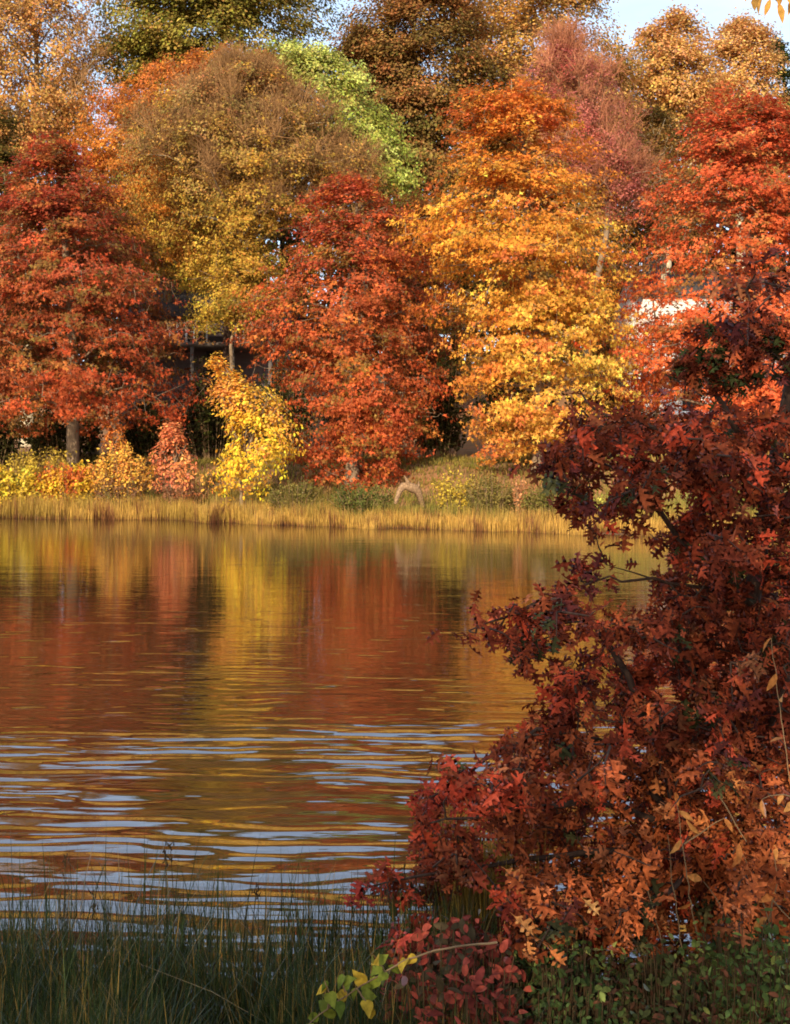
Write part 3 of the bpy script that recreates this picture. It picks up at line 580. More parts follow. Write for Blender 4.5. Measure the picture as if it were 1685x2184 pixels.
def far_reeds():
    r = np.random.default_rng(5)
    def strip(n, d0, d1, h0, h1, c1, c2, c3, wd, xlo=-24, xhi=24, dens=None):
        X = r.uniform(xlo, xhi, n); d = r.uniform(d0, d1, n); P = np.stack([X, d, 0 * X], 1)
        nz = Noise(2.2, 8)(P); Yp = shore(X) + d + .25 * nz; nn = Noise(3.5, 9)(P); n3 = Noise(.7, 10)(P)
        h = (h0 + (h1 - h0) * r.random(n)) * (1 - .34 * np.exp(-((X - .5) / 4.5) ** 2)) * (1 + .15 * nn + .12 * n3)
        t = np.clip(.5 + .4 * nn + r.normal(size=n) * .25, 0, 1)[:, None]; c = lin(c1) + (lin(c2) - lin(c1)) * t
        mk = (n3 + r.normal(size=n) * .6) > 1.1; c[mk] = lin(c3); c = c * np.exp(r.normal(size=(n, 1)) * .2)
        return X, Yp, np.maximum(gz(X, Yp), -.25), h + .05, np.full(n, wd) * r.uniform(.6, 1.4, n), np.abs(r.normal(size=n)) * .16, c
    b = Buf()
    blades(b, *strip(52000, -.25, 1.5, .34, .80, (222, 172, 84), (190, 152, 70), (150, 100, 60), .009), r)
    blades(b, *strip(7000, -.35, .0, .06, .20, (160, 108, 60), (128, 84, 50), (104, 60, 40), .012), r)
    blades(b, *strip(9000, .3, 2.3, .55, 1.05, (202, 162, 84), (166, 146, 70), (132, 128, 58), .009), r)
    tag(b.build('reeds', M_GRASS), 'golden marsh reeds edging the far shoreline', 'reeds', kind='stuff')
    b = Buf()
    X, Yp, Z, h, w, l, c = strip(24000, 1.4, 4.6, .25, .6, (142, 132, 58), (120, 116, 50), (176, 150, 70), .013)
    lw = smooth(-6, 0, X)[:, None]; c = c * (.35 + .65 * lw) + lin((150, 118, 62)) * .65 * (1 - lw)
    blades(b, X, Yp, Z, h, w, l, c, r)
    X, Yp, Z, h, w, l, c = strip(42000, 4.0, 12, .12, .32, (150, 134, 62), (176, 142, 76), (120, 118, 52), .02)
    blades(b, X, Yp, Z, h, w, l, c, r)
    tag(b.build('bank_grass', M_GRASS), 'short green and tan grass on the far bank', 'grass', kind='stuff')
far_reeds()

def near_grass():
    r = np.random.default_rng(6); b = Buf()
    n = 52000; X = r.uniform(-2.9, 1.35, n); Yp = 4.2 + 2.1 * r.random(n) ** 1.9 + .15 * np.sin(X * 2.3)
    P = np.stack([X, Yp, 0 * X], 1); nn = Noise(.9, 21)(P); k = (nn + r.normal(size=n) * .5 > -.4) & (r.random(n) < smooth(5.9, 4.9, Yp) * .9 + .05) & (X < .55 + .1 * r.normal(size=n)); X, Yp, nn = X[k], Yp[k], nn[k]; n = len(X)
    h = r.uniform(.35, .68, n) * (1 + .1 * nn) + .12 * (r.random(n) < .06)
    h = np.minimum(h, .34 + .14 * np.abs(r.normal(size=n)))
    t = r.random(n)[:, None]; c = lin((48, 66, 34)) + (lin((80, 84, 42)) - lin((48, 66, 34))) * t; mk = r.random(n) < .14; c[mk] = lin((168, 128, 62)); c *= np.exp(r.normal(size=(n, 1)) * .3)
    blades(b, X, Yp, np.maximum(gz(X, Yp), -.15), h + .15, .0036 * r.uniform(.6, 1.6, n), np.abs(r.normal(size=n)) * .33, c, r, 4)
    n = 900; X = r.uniform(-2.6, .5, n); Yp = r.uniform(4.6, 5.8, n); c = lin((74, 68, 36)) * np.exp(r.normal(size=(n, 1)) * .3)
    blades(b, X, Yp, 0 * X - .1, r.uniform(.4, .75, n), .0032 * r.uniform(.6, 1.4, n), np.abs(r.normal(size=n)) * .3, c, r, 4)
    # tan tuft behind the oak boughs
    n = 900; X = r.uniform(.25, .75, n); Yp = r.uniform(5.4, 6.4, n); c = lin((168, 132, 58)) * np.exp(r.normal(size=(n, 1)) * .3)
    blades(b, X, Yp, 0 * X - .1, r.uniform(.45, .9, n), .004 * r.uniform(.6, 1.5, n), np.abs(r.normal(size=n)) * .15, c, r, 4)
    # few seed heads
    ns = 9; X = r.uniform(-2.3, .6, ns); Yp = r.uniform(4.8, 5.9, ns); h = r.uniform(.5, .75, ns); P0 = np.stack([X, Yp, 0 * X - .1], 1); P1 = P0 + np.stack([r.normal(size=ns) * .06, r.normal(size=ns) * .05, h], 1)
    segs(b, P0, P1, .003, .0018, 4, lin((92, 74, 44)))
    for _ in range(9):
        q = P1 - [0, 0, .02] + r.normal(size=(ns, 3)) * [.008, .008, .035]; segs(b, q, q + np.stack([r.normal(size=ns) * .012, 0 * X, .025 + 0 * X], 1), .004, .001, 4, lin((74, 54, 34)))
    tag(b.build('marsh_grass', M_GRASS), 'dark green marsh grass rooted in the shallows of the near bank', 'grass', kind='stuff')
near_grass()

# ---------------------------------------------------------------- distant wood
def far_wood():
    r = np.random.default_rng(9); b = Buf(); n = 85000
    X = r.uniform(-75, 75, n); Yp = r.uniform(92, 100, n); top = 30.5 + 1.6 * np.sin(X * .35) + 1.0 * np.sin(X * .9 + 2); Z = gz(X, Yp) * .6 + r.random(n) ** .85 * (top - 4)
    P = np.stack([X, Yp, Z], 1); t = np.clip(.5 + .3 * Noise(6, 31)(P) + r.normal(size=n) * .15, 0, 1)[:, None]
    c = lin((74, 70, 34)) + (lin((138, 100, 50)) - lin((74, 70, 34))) * t; c *= np.exp(r.normal(size=(n, 1)) * .2)
    leaves(b, P, np.stack([r.normal(size=n) * .5, -1 + 0 * X, .5 + r.normal(size=n) * .4], 1), r.uniform(.5, 1.0, n), OAKF, c, None, r)
    m = 260; X = r.uniform(-75, 75, m); Yp = r.uniform(92, 99, m); segs(b, np.stack([X, Yp, gz(X, Yp) - .3], 1), np.stack([X + r.normal(size=m) * .5, Yp, gz(X, Yp) + 16], 1), .22, .06, 6, lin((60, 48, 36)))
    tag(b.build('distant_woods', M_LEAF), 'dark mixed wood closing the view behind all the trees', 'woods', kind='stuff')
far_wood()

# ---------------------------------------------------------------- houses
def simple(name, c, rough=.6):
    a = np.clip(np.array(c) * .93, 0, 255); return noisemat(name, a, c, 3.0, rough, (1, 1, 1), .1)
M_WHITE = simple('white_clapboard_paint', (222, 214, 198)); M_TRIM = simple('white_trim', (236, 236, 232)); M_GREYW = simple('grey_brown_siding', (112, 96, 92)); M_ROOF = noisemat('dark_roof_shingle', (58, 52, 50), (84, 76, 72), 12, .9)
M_DECK = simple('weathered_deck_wood', (96, 86, 78)); M_DOOR = simple('dark_door_paint', (60, 50, 46)); M_STONE = noisemat('foundation_stone', (70, 66, 60), (112, 104, 94), 4, .9)
def glassmat():
    m, nt, out = newmat('window_glass'); bs = N_(nt, 'ShaderNodeBsdfPrincipled', Roughness=.06); bs.inputs['Base Color'].default_value = (.03, .035, .045, 1); bs.inputs['IOR'].default_value = 1.6
    nt.links.new(bs.outputs[0], out.inputs['Surface']); return m
M_GLASS = glassmat()
def gable(b, x0, x1, y0, y1, z0, z1, ov=.4, th=.14):
    """roof with its ridge along x"""
    ym = (y0 + y1) / 2; s = (z1 - z0) / (ym - y0)
    for sgn, ya in ((-1, y0 - ov), (1, y1 + ov)):
        za = z0 - ov * s
        V = [(x0 - ov, ya, za), (x1 + ov, ya, za), (x1 + ov, ym, z1), (x0 - ov, ym, z1)]; V += [(x, y, z + th) for x, y, z in V]
        Q = [(0, 1, 2, 3), (4, 7, 6, 5), (0, 4, 5, 1), (1, 5, 6, 2), (3, 2, 6, 7), (0, 3, 7, 4)]
        b.add(V, [t for q in Q for t in ((q[0], q[1], q[2]), (q[0], q[2], q[3]))])
def house(name, label, x0, x1, y0, y1, zb, ze, zr, mw, wins, door, siding=True):
    T = empty(name, ((x0 + x1) / 2, (y0 + y1) / 2, zb), label, 'house')
    w = Buf(); box(w, x0, x1, y0, y1, zb - 1.0, ze)
    ym = (y0 + y1) / 2
    for x in (x0, x1): w.add([(x, y0, ze), (x, y1, ze), (x, ym, zr)], [(0, 1, 2)])
    if siding:
        z = zb + .2
        while z < ze - .1:                                   # clapboards stand 2 cm proud and lap
            w.add([(x0 - .02, y0 - .004, z + .17), (x1 + .02, y0 - .004, z + .17), (x1 + .02, y0 - .03, z), (x0 - .02, y0 - .03, z)], [(0, 1, 2), (0, 2, 3)]); z += .18
    w.build('wall', mw, T)
    rf = Buf(); gable(rf, x0, x1, y0, y1, ze, zr); R = rf.build('roof', M_ROOF, T)
    c = Buf(); box(c, x0 + 1.2, x0 + 2.0, ym + .5, ym + 1.3, ze, zr + 1.0); ch = c.build('chimney', M_STONE, T, origin=(0, 0, 0)); ch.parent = R; ch.location = -np.array(T.location)
    R.location = (0, 0, 0)
    for (cx, cz, ww, hh) in wins:
        f = Buf(); t = .09; yy = y0 - .035
        for a in ((cx - ww / 2 - t, cx - ww / 2, cz - hh / 2 - t, cz + hh / 2 + t), (cx + ww / 2, cx + ww / 2 + t, cz - hh / 2 - t, cz + hh / 2 + t),
                  (cx - ww / 2, cx + ww / 2, cz + hh / 2, cz + hh / 2 + t), (cx - ww / 2, cx + ww / 2, cz - hh / 2 - t, cz - hh / 2), (cx - ww / 2, cx + ww / 2, cz - .025, cz + .025), (cx - .02, cx + .02, cz - hh / 2, cz - .025), (cx - .02, cx + .02, cz + .025, cz + hh / 2)):
            box(f, a[0], a[1], yy - .05, yy, a[2], a[3])
        fo = f.build('window', M_TRIM, T)
        g = Buf(); box(g, cx - ww / 2, cx + ww / 2, yy - .02, yy - .002, cz - hh / 2, cz + hh / 2); go = g.build('pane', M_GLASS, fo, origin=tuple(T.location)); go.location = (0, 0, 0)
    if door:
        cx, z = door; d = Buf(); box(d, cx - .5, cx + .5, y0 - .07, y0 - .032, z, z + 2.1); do = d.build('door', M_DOOR, T)
        k = Buf(); box(k, cx + .34, cx + .4, y0 - .12, y0 - .07, z + .95, z + 1.01); ko = k.build('handle', M_TRIM, do, origin=tuple(T.location)); ko.location = (0, 0, 0)
    return T
# white house behind the vermilion oak
Yh = 59.0; xl = at(1372, 0, Yh)[0]; xr = at(1720, 0, Yh)[0]; zb = float(gz((xl + xr) / 2, Yh + 3)); wz = lambda py: EYE - (py - HY) * Yh / F
wx = lambda px: (px - CX) * Yh / F
WH = house('white_house', 'white clapboard house glimpsed through the vermilion oak', xl, xr, Yh, Yh + 8, zb, wz(625), wz(560), M_WHITE,
      [(wx(px), wz(700), .95, 1.35) for px in (1475, 1560, 1650)] + [(wx(px), wz(815), .95, 1.4) for px in (1385, 1560, 1650)], (wx(1475), wz(880)))
b = Buf(); box(b, xl - .1, xr + .1, Yh - 2.0, Yh - .04, wz(880) - .25, wz(880)); 
for px in (1340, 1430, 1520, 1610, 1700): box(b, wx(px) - .07, wx(px) + .07, Yh - 1.95, Yh - 1.8, zb - 1.2, wz(880) - .25)
b.build('porch', M_TRIM, WH)
# grey house behind the yellow sapling
Yh = 60.0; xl = at(255, 0, Yh)[0]; xr = at(600, 0, Yh)[0]; zb = float(gz((xl + xr) / 2, Yh + 3)); 
GH = house('grey_house', 'dark grey brown house with a raised deck behind the yellow sapling', xl, xr, Yh, Yh + 8, zb, wz(672), wz(600), M_GREYW,
      [(wx(519), wz(700), .75, 1.0), (wx(560), wz(700), .8, 1.0), (wx(300), wz(705), .9, 1.1), (wx(420), wz(708), 1.0, 1.1)], (wx(460), wz(800)))
dk = Buf(); zt = wz(742); box(dk, xl - .2, xr - .1, Yh - 3.2, Yh - .05, zt - .2, zt)
for px in (268, 350, 432, 514, 590): box(dk, wx(px) - .09, wx(px) + .09, Yh - 3.15, Yh - 2.97, zb - 1.6, zt - .2)
DK = dk.build('deck', M_DECK, GH)
rl = Buf(); box(rl, wx(385), wx(440), Yh - 3.18, Yh - 3.1, zt + .92, zt + 1.0)
for x in np.arange(wx(386), wx(440), .42): box(rl, x, x + .07, Yh - 3.17, Yh - 3.11, zt, zt + .92)
ro = rl.build('railing', M_TRIM, DK, origin=tuple(GH.location)); ro.location = (0, 0, 0)

# ---------------------------------------------------------------- driftwood
D = Buf(); Yd = 41.2
Yd = 41.0; gb = float(gz(at(832, 0, Yd)[0], Yd)) - .1
pts = np.array([[at(826, 0, Yd)[0], Yd - .4, gb], at(843, 1060, Yd), at(852, 1047, Yd), at(860, 1037, Yd), at(870, 1037, Yd), at(884, 1042, Yd), at(892, 1049, Yd), at(903, 1064, Yd), [at(912, 0, Yd)[0], Yd + .5, gb]])
pts[1:-1, 1] += np.array([-.2, -.1, 0, 0, .1, .15, .3]); pts = pts[1:-1]; pts[0, 2] -= .25; pts[-1, 2] -= .3; tube(D, pts, [.06, .11, .15, .17, .19, .15, .08], 9)
tube(D, np.array([at(872, 1040, Yd), at(870, 1028, Yd - .1), at(862, 1014, Yd - .2)]), [.12, .08, .015], 7); tube(D, np.array([at(886, 1046, Yd), at(893, 1036, Yd + .1), at(893, 1026, Yd + .2)]), [.08, .05, .015], 6)
tag(D.build('driftwood', M_DRIFT, smooth_=True, origin=tuple(at(872, 1070, Yd))), 'bare bent driftwood limb arching over the shore grass', 'driftwood')
# ---------------------------------------------------------------- near oak
def inpoly(poly, x, y):
    poly = np.array(poly, float); c = np.zeros(len(x), bool); j = len(poly) - 1
    for i in range(len(poly)):
        xi, yi = poly[i]; xj, yj = poly[j]
        m = ((yi > y) != (yj > y)) & (x < (xj - xi) * (y - yi) / (yj - yi + 1e-9) + xi); c ^= m; j = i
    return c
def near_oak():
    r = np.random.default_rng(77)
    body = [(1740, 500), (1640, 540), (1570, 560), (1545, 620), (1515, 650), (1545, 700), (1580, 770), (1625, 830), (1560, 880), (1480, 890), (1400, 905), (1330, 885), (1270, 880), (1235, 905), (1180, 930), (1125, 950),
            (1120, 985), (1190, 1010), (1225, 1060), (1225, 1110), (1290, 1180), (1400, 1190), (1380, 1320), (1375, 1400), (1290, 1420), (1240, 1500), (1130, 1540), (1010, 1610), (920, 1680), (880, 1740), (895, 1790), (880, 1850), (790, 1885), (785, 1910), (860, 1915), (960, 1905), (1060, 1880),
            (1080, 1900), (1010, 1960), (930, 1980), (850, 2010), (850, 2200), (1060, 2200), (1100, 2030), (1300, 2015), (1400, 2040), (1500, 2020), (1740, 2020)]
    tongue = [(1240, 1270), (1110, 1275), (1085, 1300), (1000, 1340), (1005, 1365), (1080, 1385), (1110, 1440), (1180, 1500), (1260, 1500), (1370, 1420), (1400, 1340), (1330, 1290)]
    arm = [(1240, 1215), (1290, 1180), (1360, 1190), (1330, 1240), (1250, 1275), (1200, 1270)]
    spike = [(1215, 845), (1260, 850), (1275, 900), (1225, 905)]
    holes = [(1370, 1215, 46, 80), (1330, 1260, 46, 50), (1385, 1120, 44, 38), (1265, 1130, 40, 26), (1300, 1180, 34, 26), (1300, 1380, 40, 30), (1225, 1400, 22, 20), (1190, 1330, 16, 12), (1280, 1560, 50, 26), (1360, 1530, 30, 30), (1030, 1760, 50, 45), (1080, 1850, 60, 45), (1230, 2060, 40, 25), (1335, 1985, 40, 18), (1130, 1990, 28, 12), (1420, 1480, 26, 16), (1590, 1040, 18, 14), (1330, 1000, 20, 14), (1450, 960, 20, 14), (1615, 862, 85, 42), (1655, 960, 45, 48), (1560, 905, 40, 24)]
    def sample(n, polys):
        X = r.uniform(740, 1740, n * 4); Yp = r.uniform(490, 2200, n * 4); m = np.zeros(len(X), bool)
        for p in polys: m |= inpoly(p, X, Yp)
        for hx, hy, rx, ry in holes: m &= (((X - hx) / rx) ** 2 + ((Yp - hy) / ry) ** 2 > 1) | (r.random(len(X)) < .12)
        return X[m][:n], Yp[m][:n]
    X, Yp = sample(2300, [body, tongue, arm, spike])
    gn = Noise(95, 43)(np.stack([X, Yp, 0 * X], 1)); edge = 1 - smooth(1350, 1560, X + .25 * np.abs(Yp - 1500) * (Yp > 1500)); kp = (Yp > 885) | (X < 1300) | (r.random(len(X)) < .3); kp &= gn > -1.5 + .95 * edge + r.normal(size=len(X)) * .15; X, Yp = X[kp], Yp[kp]
    nz = Noise(260, 41)(np.stack([X, Yp, 0 * X], 1)); Yd = np.clip(5.9 + .28 * nz + r.normal(size=len(X)) * .32 - .5 * smooth(1500, 2100, Yp) + .15 * (X - 1300) / 400, 4.5, 7.0)
    hang = r.uniform(0, 1, 60); hx = 1455 + 150 * r.random(60); hy = 750 + 70 * r.random(60); hx[34:] += 60; hy[34:] -= 60      # hanging green and maroon spray
    X = np.concatenate([X, hx]); Yp = np.concatenate([Yp, hy]); Yd = np.concatenate([Yd, np.full(60, 5.9)])
    TIP = np.stack([(X - CX) * Yd / F, Yd, EYE - (Yp - HY) * Yd / F], 1)
    base = np.array([at(1600, 2100, 6.1)[0], 6.1, -.15]); T = empty('oak_sapling', base, 'maroon leaved young oak leaning over the near water', 'tree')
    bb = Buf(); stem = np.array([base, at(1590, 1900, 6.1), at(1610, 1600, 6.1), at(1600, 1300, 6.15), at(1650, 1000, 6.1), at(1700, 750, 6.1), at(1760, 480, 6.1), at(1800, 300, 6.2)]); tube(bb, stem, [.075, .065, .055, .048, .04, .03, .022, .012], 8)
    s2 = np.array([base + [.05, .05, 0], at(1510, 1900, 5.9), at(1450, 1760, 5.8), at(1420, 1620, 5.8), at(1410, 1540, 5.8)]); tube(bb, s2, [.05, .042, .034, .026, .018], 7)
    L = [stem, s2]
    def limb(s, *pts, r0=.022):
        P = np.array([s] + [at(*p) for p in pts]); t = np.linspace(0, 1, 12); k = np.linspace(0, 1, len(P)); Q = np.stack([np.interp(t, k, P[:, m]) for m in range(3)], 1)
        Q[1:-1] = (Q[:-2] + Q[1:-1] * 2 + Q[2:]) / 4 + r.normal(size=(10, 3)) * .012; tube(bb, Q, np.linspace(r0, .004, 12), 6); L.append(Q)
    limb(stem[3], (1500, 1200, 6.0), (1380, 1080, 5.9), (1300, 980, 5.9), (1160, 965, 5.8)); limb(stem[4], (1520, 960, 6.0), (1400, 920, 5.9), (1250, 870, 5.9), (1235, 830, 5.9))
    limb(s2[3], (1300, 1370, 5.9), (1210, 1275, 5.8), (1110, 1300, 5.7), (1000, 1345, 5.7)); limb(stem[3], (1480, 1245, 5.9), (1340, 1238, 5.8), (1240, 1240, 5.8), r0=.014)
    limb(s2[2], (1330, 1580, 5.8), (1200, 1560, 5.7), (1100, 1570, 5.6), (940, 1690, 5.6)); limb(s2[1], (1350, 1800, 5.6), (1150, 1830, 5.5), (960, 1850, 5.4), (775, 1895, 5.4)); limb(s2[1], (1380, 1900, 5.5), (1200, 1950, 5.3), (1000, 2000, 5.2), (880, 2100, 5.1))
    limb(stem[4], (1560, 900, 5.9), (1530, 820, 5.9), (1470, 790, 5.9), (1460, 840, 5.9)); limb(stem[5], (1600, 680, 6.0), (1560, 620, 5.9), (1530, 640, 5.9)); limb(stem[2], (1500, 1480, 5.8), (1420, 1350, 5.7), (1300, 1330, 5.7))
    limb(stem[1], (1650, 1850, 5.4), (1680, 1750, 5.2)); limb(stem[2], (1660, 1500, 5.6), (1700, 1350, 5.4)); limb(s2[2], (1260, 1700, 5.4), (1100, 1720, 5.3), (900, 1760, 5.3)); limb(stem[1], (1480, 1850, 5.3), (1380, 1950, 5.0), (1250, 1990, 4.9))
    Lp = np.concatenate(L); S0 = attach(Lp, TIP); d = TIP - S0; ln = np.linalg.norm(d, axis=1, keepdims=True)
    md = S0 + d * .55 + np.array([0, 0, .05]) * ln + r.normal(size=d.shape) * .02
    segs(bb, S0, md, .006, .004, 4); segs(bb, md, TIP, .004, .0022, 4)
    k = 6; ns = len(TIP); ci = np.repeat(np.arange(ns), k); dd = norm(TIP - md)
    t = r.random(len(ci))[:, None] ** .6; Pp = TIP[ci] - dd[ci] * .22 * (1 - t) + r.normal(size=(len(ci), 3)) * .025
    D = norm(dd[ci] * .7 + r.normal(size=(len(ci), 3)) * .6 + [[0, 0, -.35]]); Nn = norm(r.normal(size=(len(ci), 3)) * .55 + [[0, -.45, .6]])
    pxx, pyy = X[ci], Yp[ci]
    low = smooth(1450, 1950, pyy) * smooth(900, 1350, pxx)  # sun patch at the lower right is painted into the leaf colour
    A = lin((128, 46, 32)); B = lin((210, 102, 50)); c = A + (B - A) * np.clip(low + r.normal(size=len(ci)) * .2, 0, 1)[:, None]
    tn = Noise(.45, 51)(TIP) + r.normal(size=ns) * .6
    def acc(mask, colr, amt=.85): c[mask] = c[mask] * (1 - amt) + lin(colr) * amt
    acc((tn > 1.5)[ci] & (pyy > 900), (206, 52, 40)); acc((tn < -1.55)[ci], (92, 40, 42)); acc((tn < -2.1)[ci], (66, 74, 40)); acc((r.random(ns) < .08)[ci] & (low > .25), (236, 138, 66)); acc((r.random(ns) < .05)[ci], (150, 88, 52))  # the orange accent paints sunlit specks on the lower right leaves
    hm = (np.arange(ns) >= ns - 60) & (r.random(ns) < .35); acc(hm[ci], (62, 74, 38), .95); acc((np.hypot(X - 1300, Yp - 1000) < 0)[ci], (200, 60, 40))
    acc(((X < 1010) & (Yp > 1640) & (Yp < 1760) & (r.random(ns) < .6))[ci], (206, 44, 42)); acc(((X < 820) & (Yp > 1870) & (Yp < 1960))[ci], (170, 28, 40)); acc(((X < 1100) & (Yp > 1940))[ci] & (r.random(len(ci)) < .7), (140, 32, 36))
    acc(((X > 1040) & (X < 1085) & (Yp > 1350) & (Yp < 1400))[ci], (232, 76, 48)); acc(((X > 1560) & (Yp > 600) & (Yp < 830) & (r.random(ns) < .12))[ci], (228, 88, 52))
    c *= np.exp(r.normal(size=(len(ci), 1)) * .32)
    lb = Buf(); vr = r.integers(0, 4, len(ci)); sz = r.uniform(.05, .106, len(ci))
    for q in range(4):
        m = vr == q; leaves(lb, Pp[m], Nn[m], sz[m], OAKS[q], np.clip(c[m], .003, .9), D[m], r)
    bb.build('trunk', M_DARKB, T, smooth_=True); lb.build('crown', M_OAK, T)
near_oak()

def spray_plant(name, label, cat, group, paths, colr, c2, leaf, tmpl, every, seed, stemr=.004, bark=None, start=.2, both=True, hang=.5, bare=False, wild=.2, yellow=0.0):
    r = np.random.default_rng(seed); p0 = at(*paths[0][0]); T = empty(name, p0, label, cat, group); sb = Buf(); lb = Buf(); PP = []; DD = []
    for path in paths:
        P = np.array([at(*p) for p in path]); s = np.concatenate([[0], np.cumsum(np.linalg.norm(np.diff(P, axis=0), axis=1))]); n = max(6, int(s[-1] / .04)); q = np.linspace(0, s[-1], n)
        Q = np.stack([np.interp(q, s, P[:, m]) for m in range(3)], 1)
        for _ in range(3): Q[1:-1] = (Q[:-2] + 2 * Q[1:-1] + Q[2:]) / 4
        Q[1:-1] += r.normal(size=(n - 2, 3)) * .0025
        tube(sb, Q, np.linspace(stemr, stemr * .4, n), 5)
        if bare: continue
        t = np.arange(start * s[-1], s[-1], every)
        for i, tt in enumerate(t):
            k = int(tt / s[-1] * (n - 1)); d = norm(Q[min(k + 1, n - 1)] - Q[max(k - 1, 0)]); side = norm(np.cross(d, [0, -1, .3])) * (1 if i % 2 else -1)
            PP.append(Q[k]); DD.append(norm(side * .8 + d * .5 + np.array([0, -.15, -hang]) + r.normal(size=3) * wild))
        PP.append(Q[-1]); DD.append(norm(Q[-1] - Q[-2] + np.array([0, 0, -.2])))
    sb.build('stem', bark or M_TWIG, T)
    if PP:
        PP = np.array(PP); DD = np.array(DD); n = len(PP); c = lin(colr) + (lin(c2) - lin(colr)) * r.random((n, 1)); c *= np.exp(r.normal(size=(n, 1)) * .18); c[r.random(n) < yellow] = lin((206, 168, 36))
        leaves(lb, PP, norm(r.normal(size=(n, 3)) * .45 + [[0, -.6, .5]]), leaf * r.uniform(.75, 1.2, n), tmpl, np.clip(c, .003, .9), DD, r); lb.build('foliage', M_NEAR, T)
    return T
spray_plant('leafy_vine', 'vine spray with green and yellow heart shaped leaves above the marsh grass', 'vine', None,
    [[(1060, 2010, 4.48), (960, 2018, 4.43), (880, 2040, 4.38), (820, 2075, 4.33), (760, 2110, 4.28), (700, 2150, 4.23), (640, 2200, 4.18)], [(820, 2075, 4.33), (808, 2052, 4.3), (796, 2036, 4.26)], [(700, 2150, 4.23), (704, 2118, 4.2), (692, 2092, 4.18)], [(760, 2110, 4.28), (780, 2130, 4.25), (790, 2150, 4.24)], [(740, 2120, 4.27), (725, 2100, 4.27), (735, 2080, 4.27)]], (104, 118, 36), (146, 148, 42), .056, HEART, .03, 3, .005, start=.42, wild=.5, yellow=.22)
spray_plant('leafy_sprig', 'pale yellow green sprig with small upright leaves over the green bush', 'sprig', None,
    [[(1100, 2052, 4.9), (1160, 2030, 4.9), (1220, 2022, 4.9), (1290, 2026, 4.9), (1325, 2020, 4.9)], [(1240, 2110, 4.9), (1262, 2078, 4.9), (1280, 2050, 4.9)]], (176, 182, 84), (198, 196, 96), .045, LONG, .028, 5, .003, start=.05, hang=-.2)
spray_plant('grass_seedling', 'small green sprout at the very bottom of the frame', 'sprout', None, [[(150, 2210, 4.7), (148, 2186, 4.7), (140, 2168, 4.7)], [(150, 2210, 4.7), (160, 2180, 4.7), (172, 2172, 4.7)]], (110, 140, 50), (140, 160, 60), .055, LONG, .03, 6, .003, start=.3, hang=-.3)
for i, (lb, path) in enumerate([('tall dry stem crossing the oak leaves, longest of the bare stalks', [(1478, 2120, 5.1), (1455, 2030, 5.1), (1440, 1920, 5.1), (1428, 1830, 5.1), (1424, 1780, 5.1)]),
                   ('dry stem left of the longest bare stalk', [(1440, 2110, 5.0), (1410, 2010, 5.0), (1392, 1940, 5.0), (1378, 1880, 5.0)]),
                   ('thin dry stem slanting right above the green bush', [(1478, 2100, 5.0), (1430, 2050, 5.0), (1390, 2010, 5.0), (1368, 1998, 5.0)]),
                   ('dry stem slanting down through the dark red leaves near the green vine', [(1030, 1985, 4.9), (1075, 2040, 4.9), (1110, 2090, 4.9), (1145, 2150, 4.9)]),
                   ('short pale twig in front of the upper oak leaves', [(1535, 1700, 5.0), (1560, 1745, 5.0), (1592, 1795, 5.0)]),
                   ('slanting dry twig near the frame edge in front of the oak', [(1620, 1890, 4.9), (1655, 1930, 4.9), (1700, 1975, 4.9)]),
                   ('dry stem reaching up among orange leaves beside the green bush', [(1610, 2080, 5.0), (1575, 1990, 5.0), (1545, 1940, 5.0), (1500, 1880, 5.0)])]):
    spray_plant('dry_stem', lb, 'stem', 'dry stems in front of the oak', [path], None, None, 0, None, 1, 40 + i, .0045, bare=True, bark=M_TWIG)
for i, (lb, paths) in enumerate([
    ('cherry sapling with long amber leaves hanging before the oak near the frame edge', [[(1720, 1980, 5.0), (1690, 1700, 5.0), (1660, 1480, 5.0), (1645, 1360, 5.0)], [(1690, 1700, 5.0), (1650, 1690, 4.9), (1625, 1705, 4.9)]]),
    ('slender sapling with orange tapered leaves in the middle of the oak', [[(1500, 2080, 5.1), (1470, 1900, 5.0), (1450, 1760, 5.0), (1440, 1690, 5.0)], [(1460, 1800, 5.0), (1500, 1770, 4.95), (1545, 1745, 4.95)]]),
    ('low sapling with amber leaves beside the frame edge over the green bush', [[(1660, 2080, 4.9), (1640, 1960, 4.9), (1600, 1860, 4.9), (1575, 1800, 4.9)], [(1640, 1960, 4.9), (1660, 1880, 4.85), (1650, 1800, 4.85)]])]):
    spray_plant('amber_sapling', lb, 'sapling', 'amber leaved saplings in front of the oak', paths, (220, 126, 50), (226, 160, 76), .085, LONG, .15, 60 + i, .004, start=.45, hang=.9)

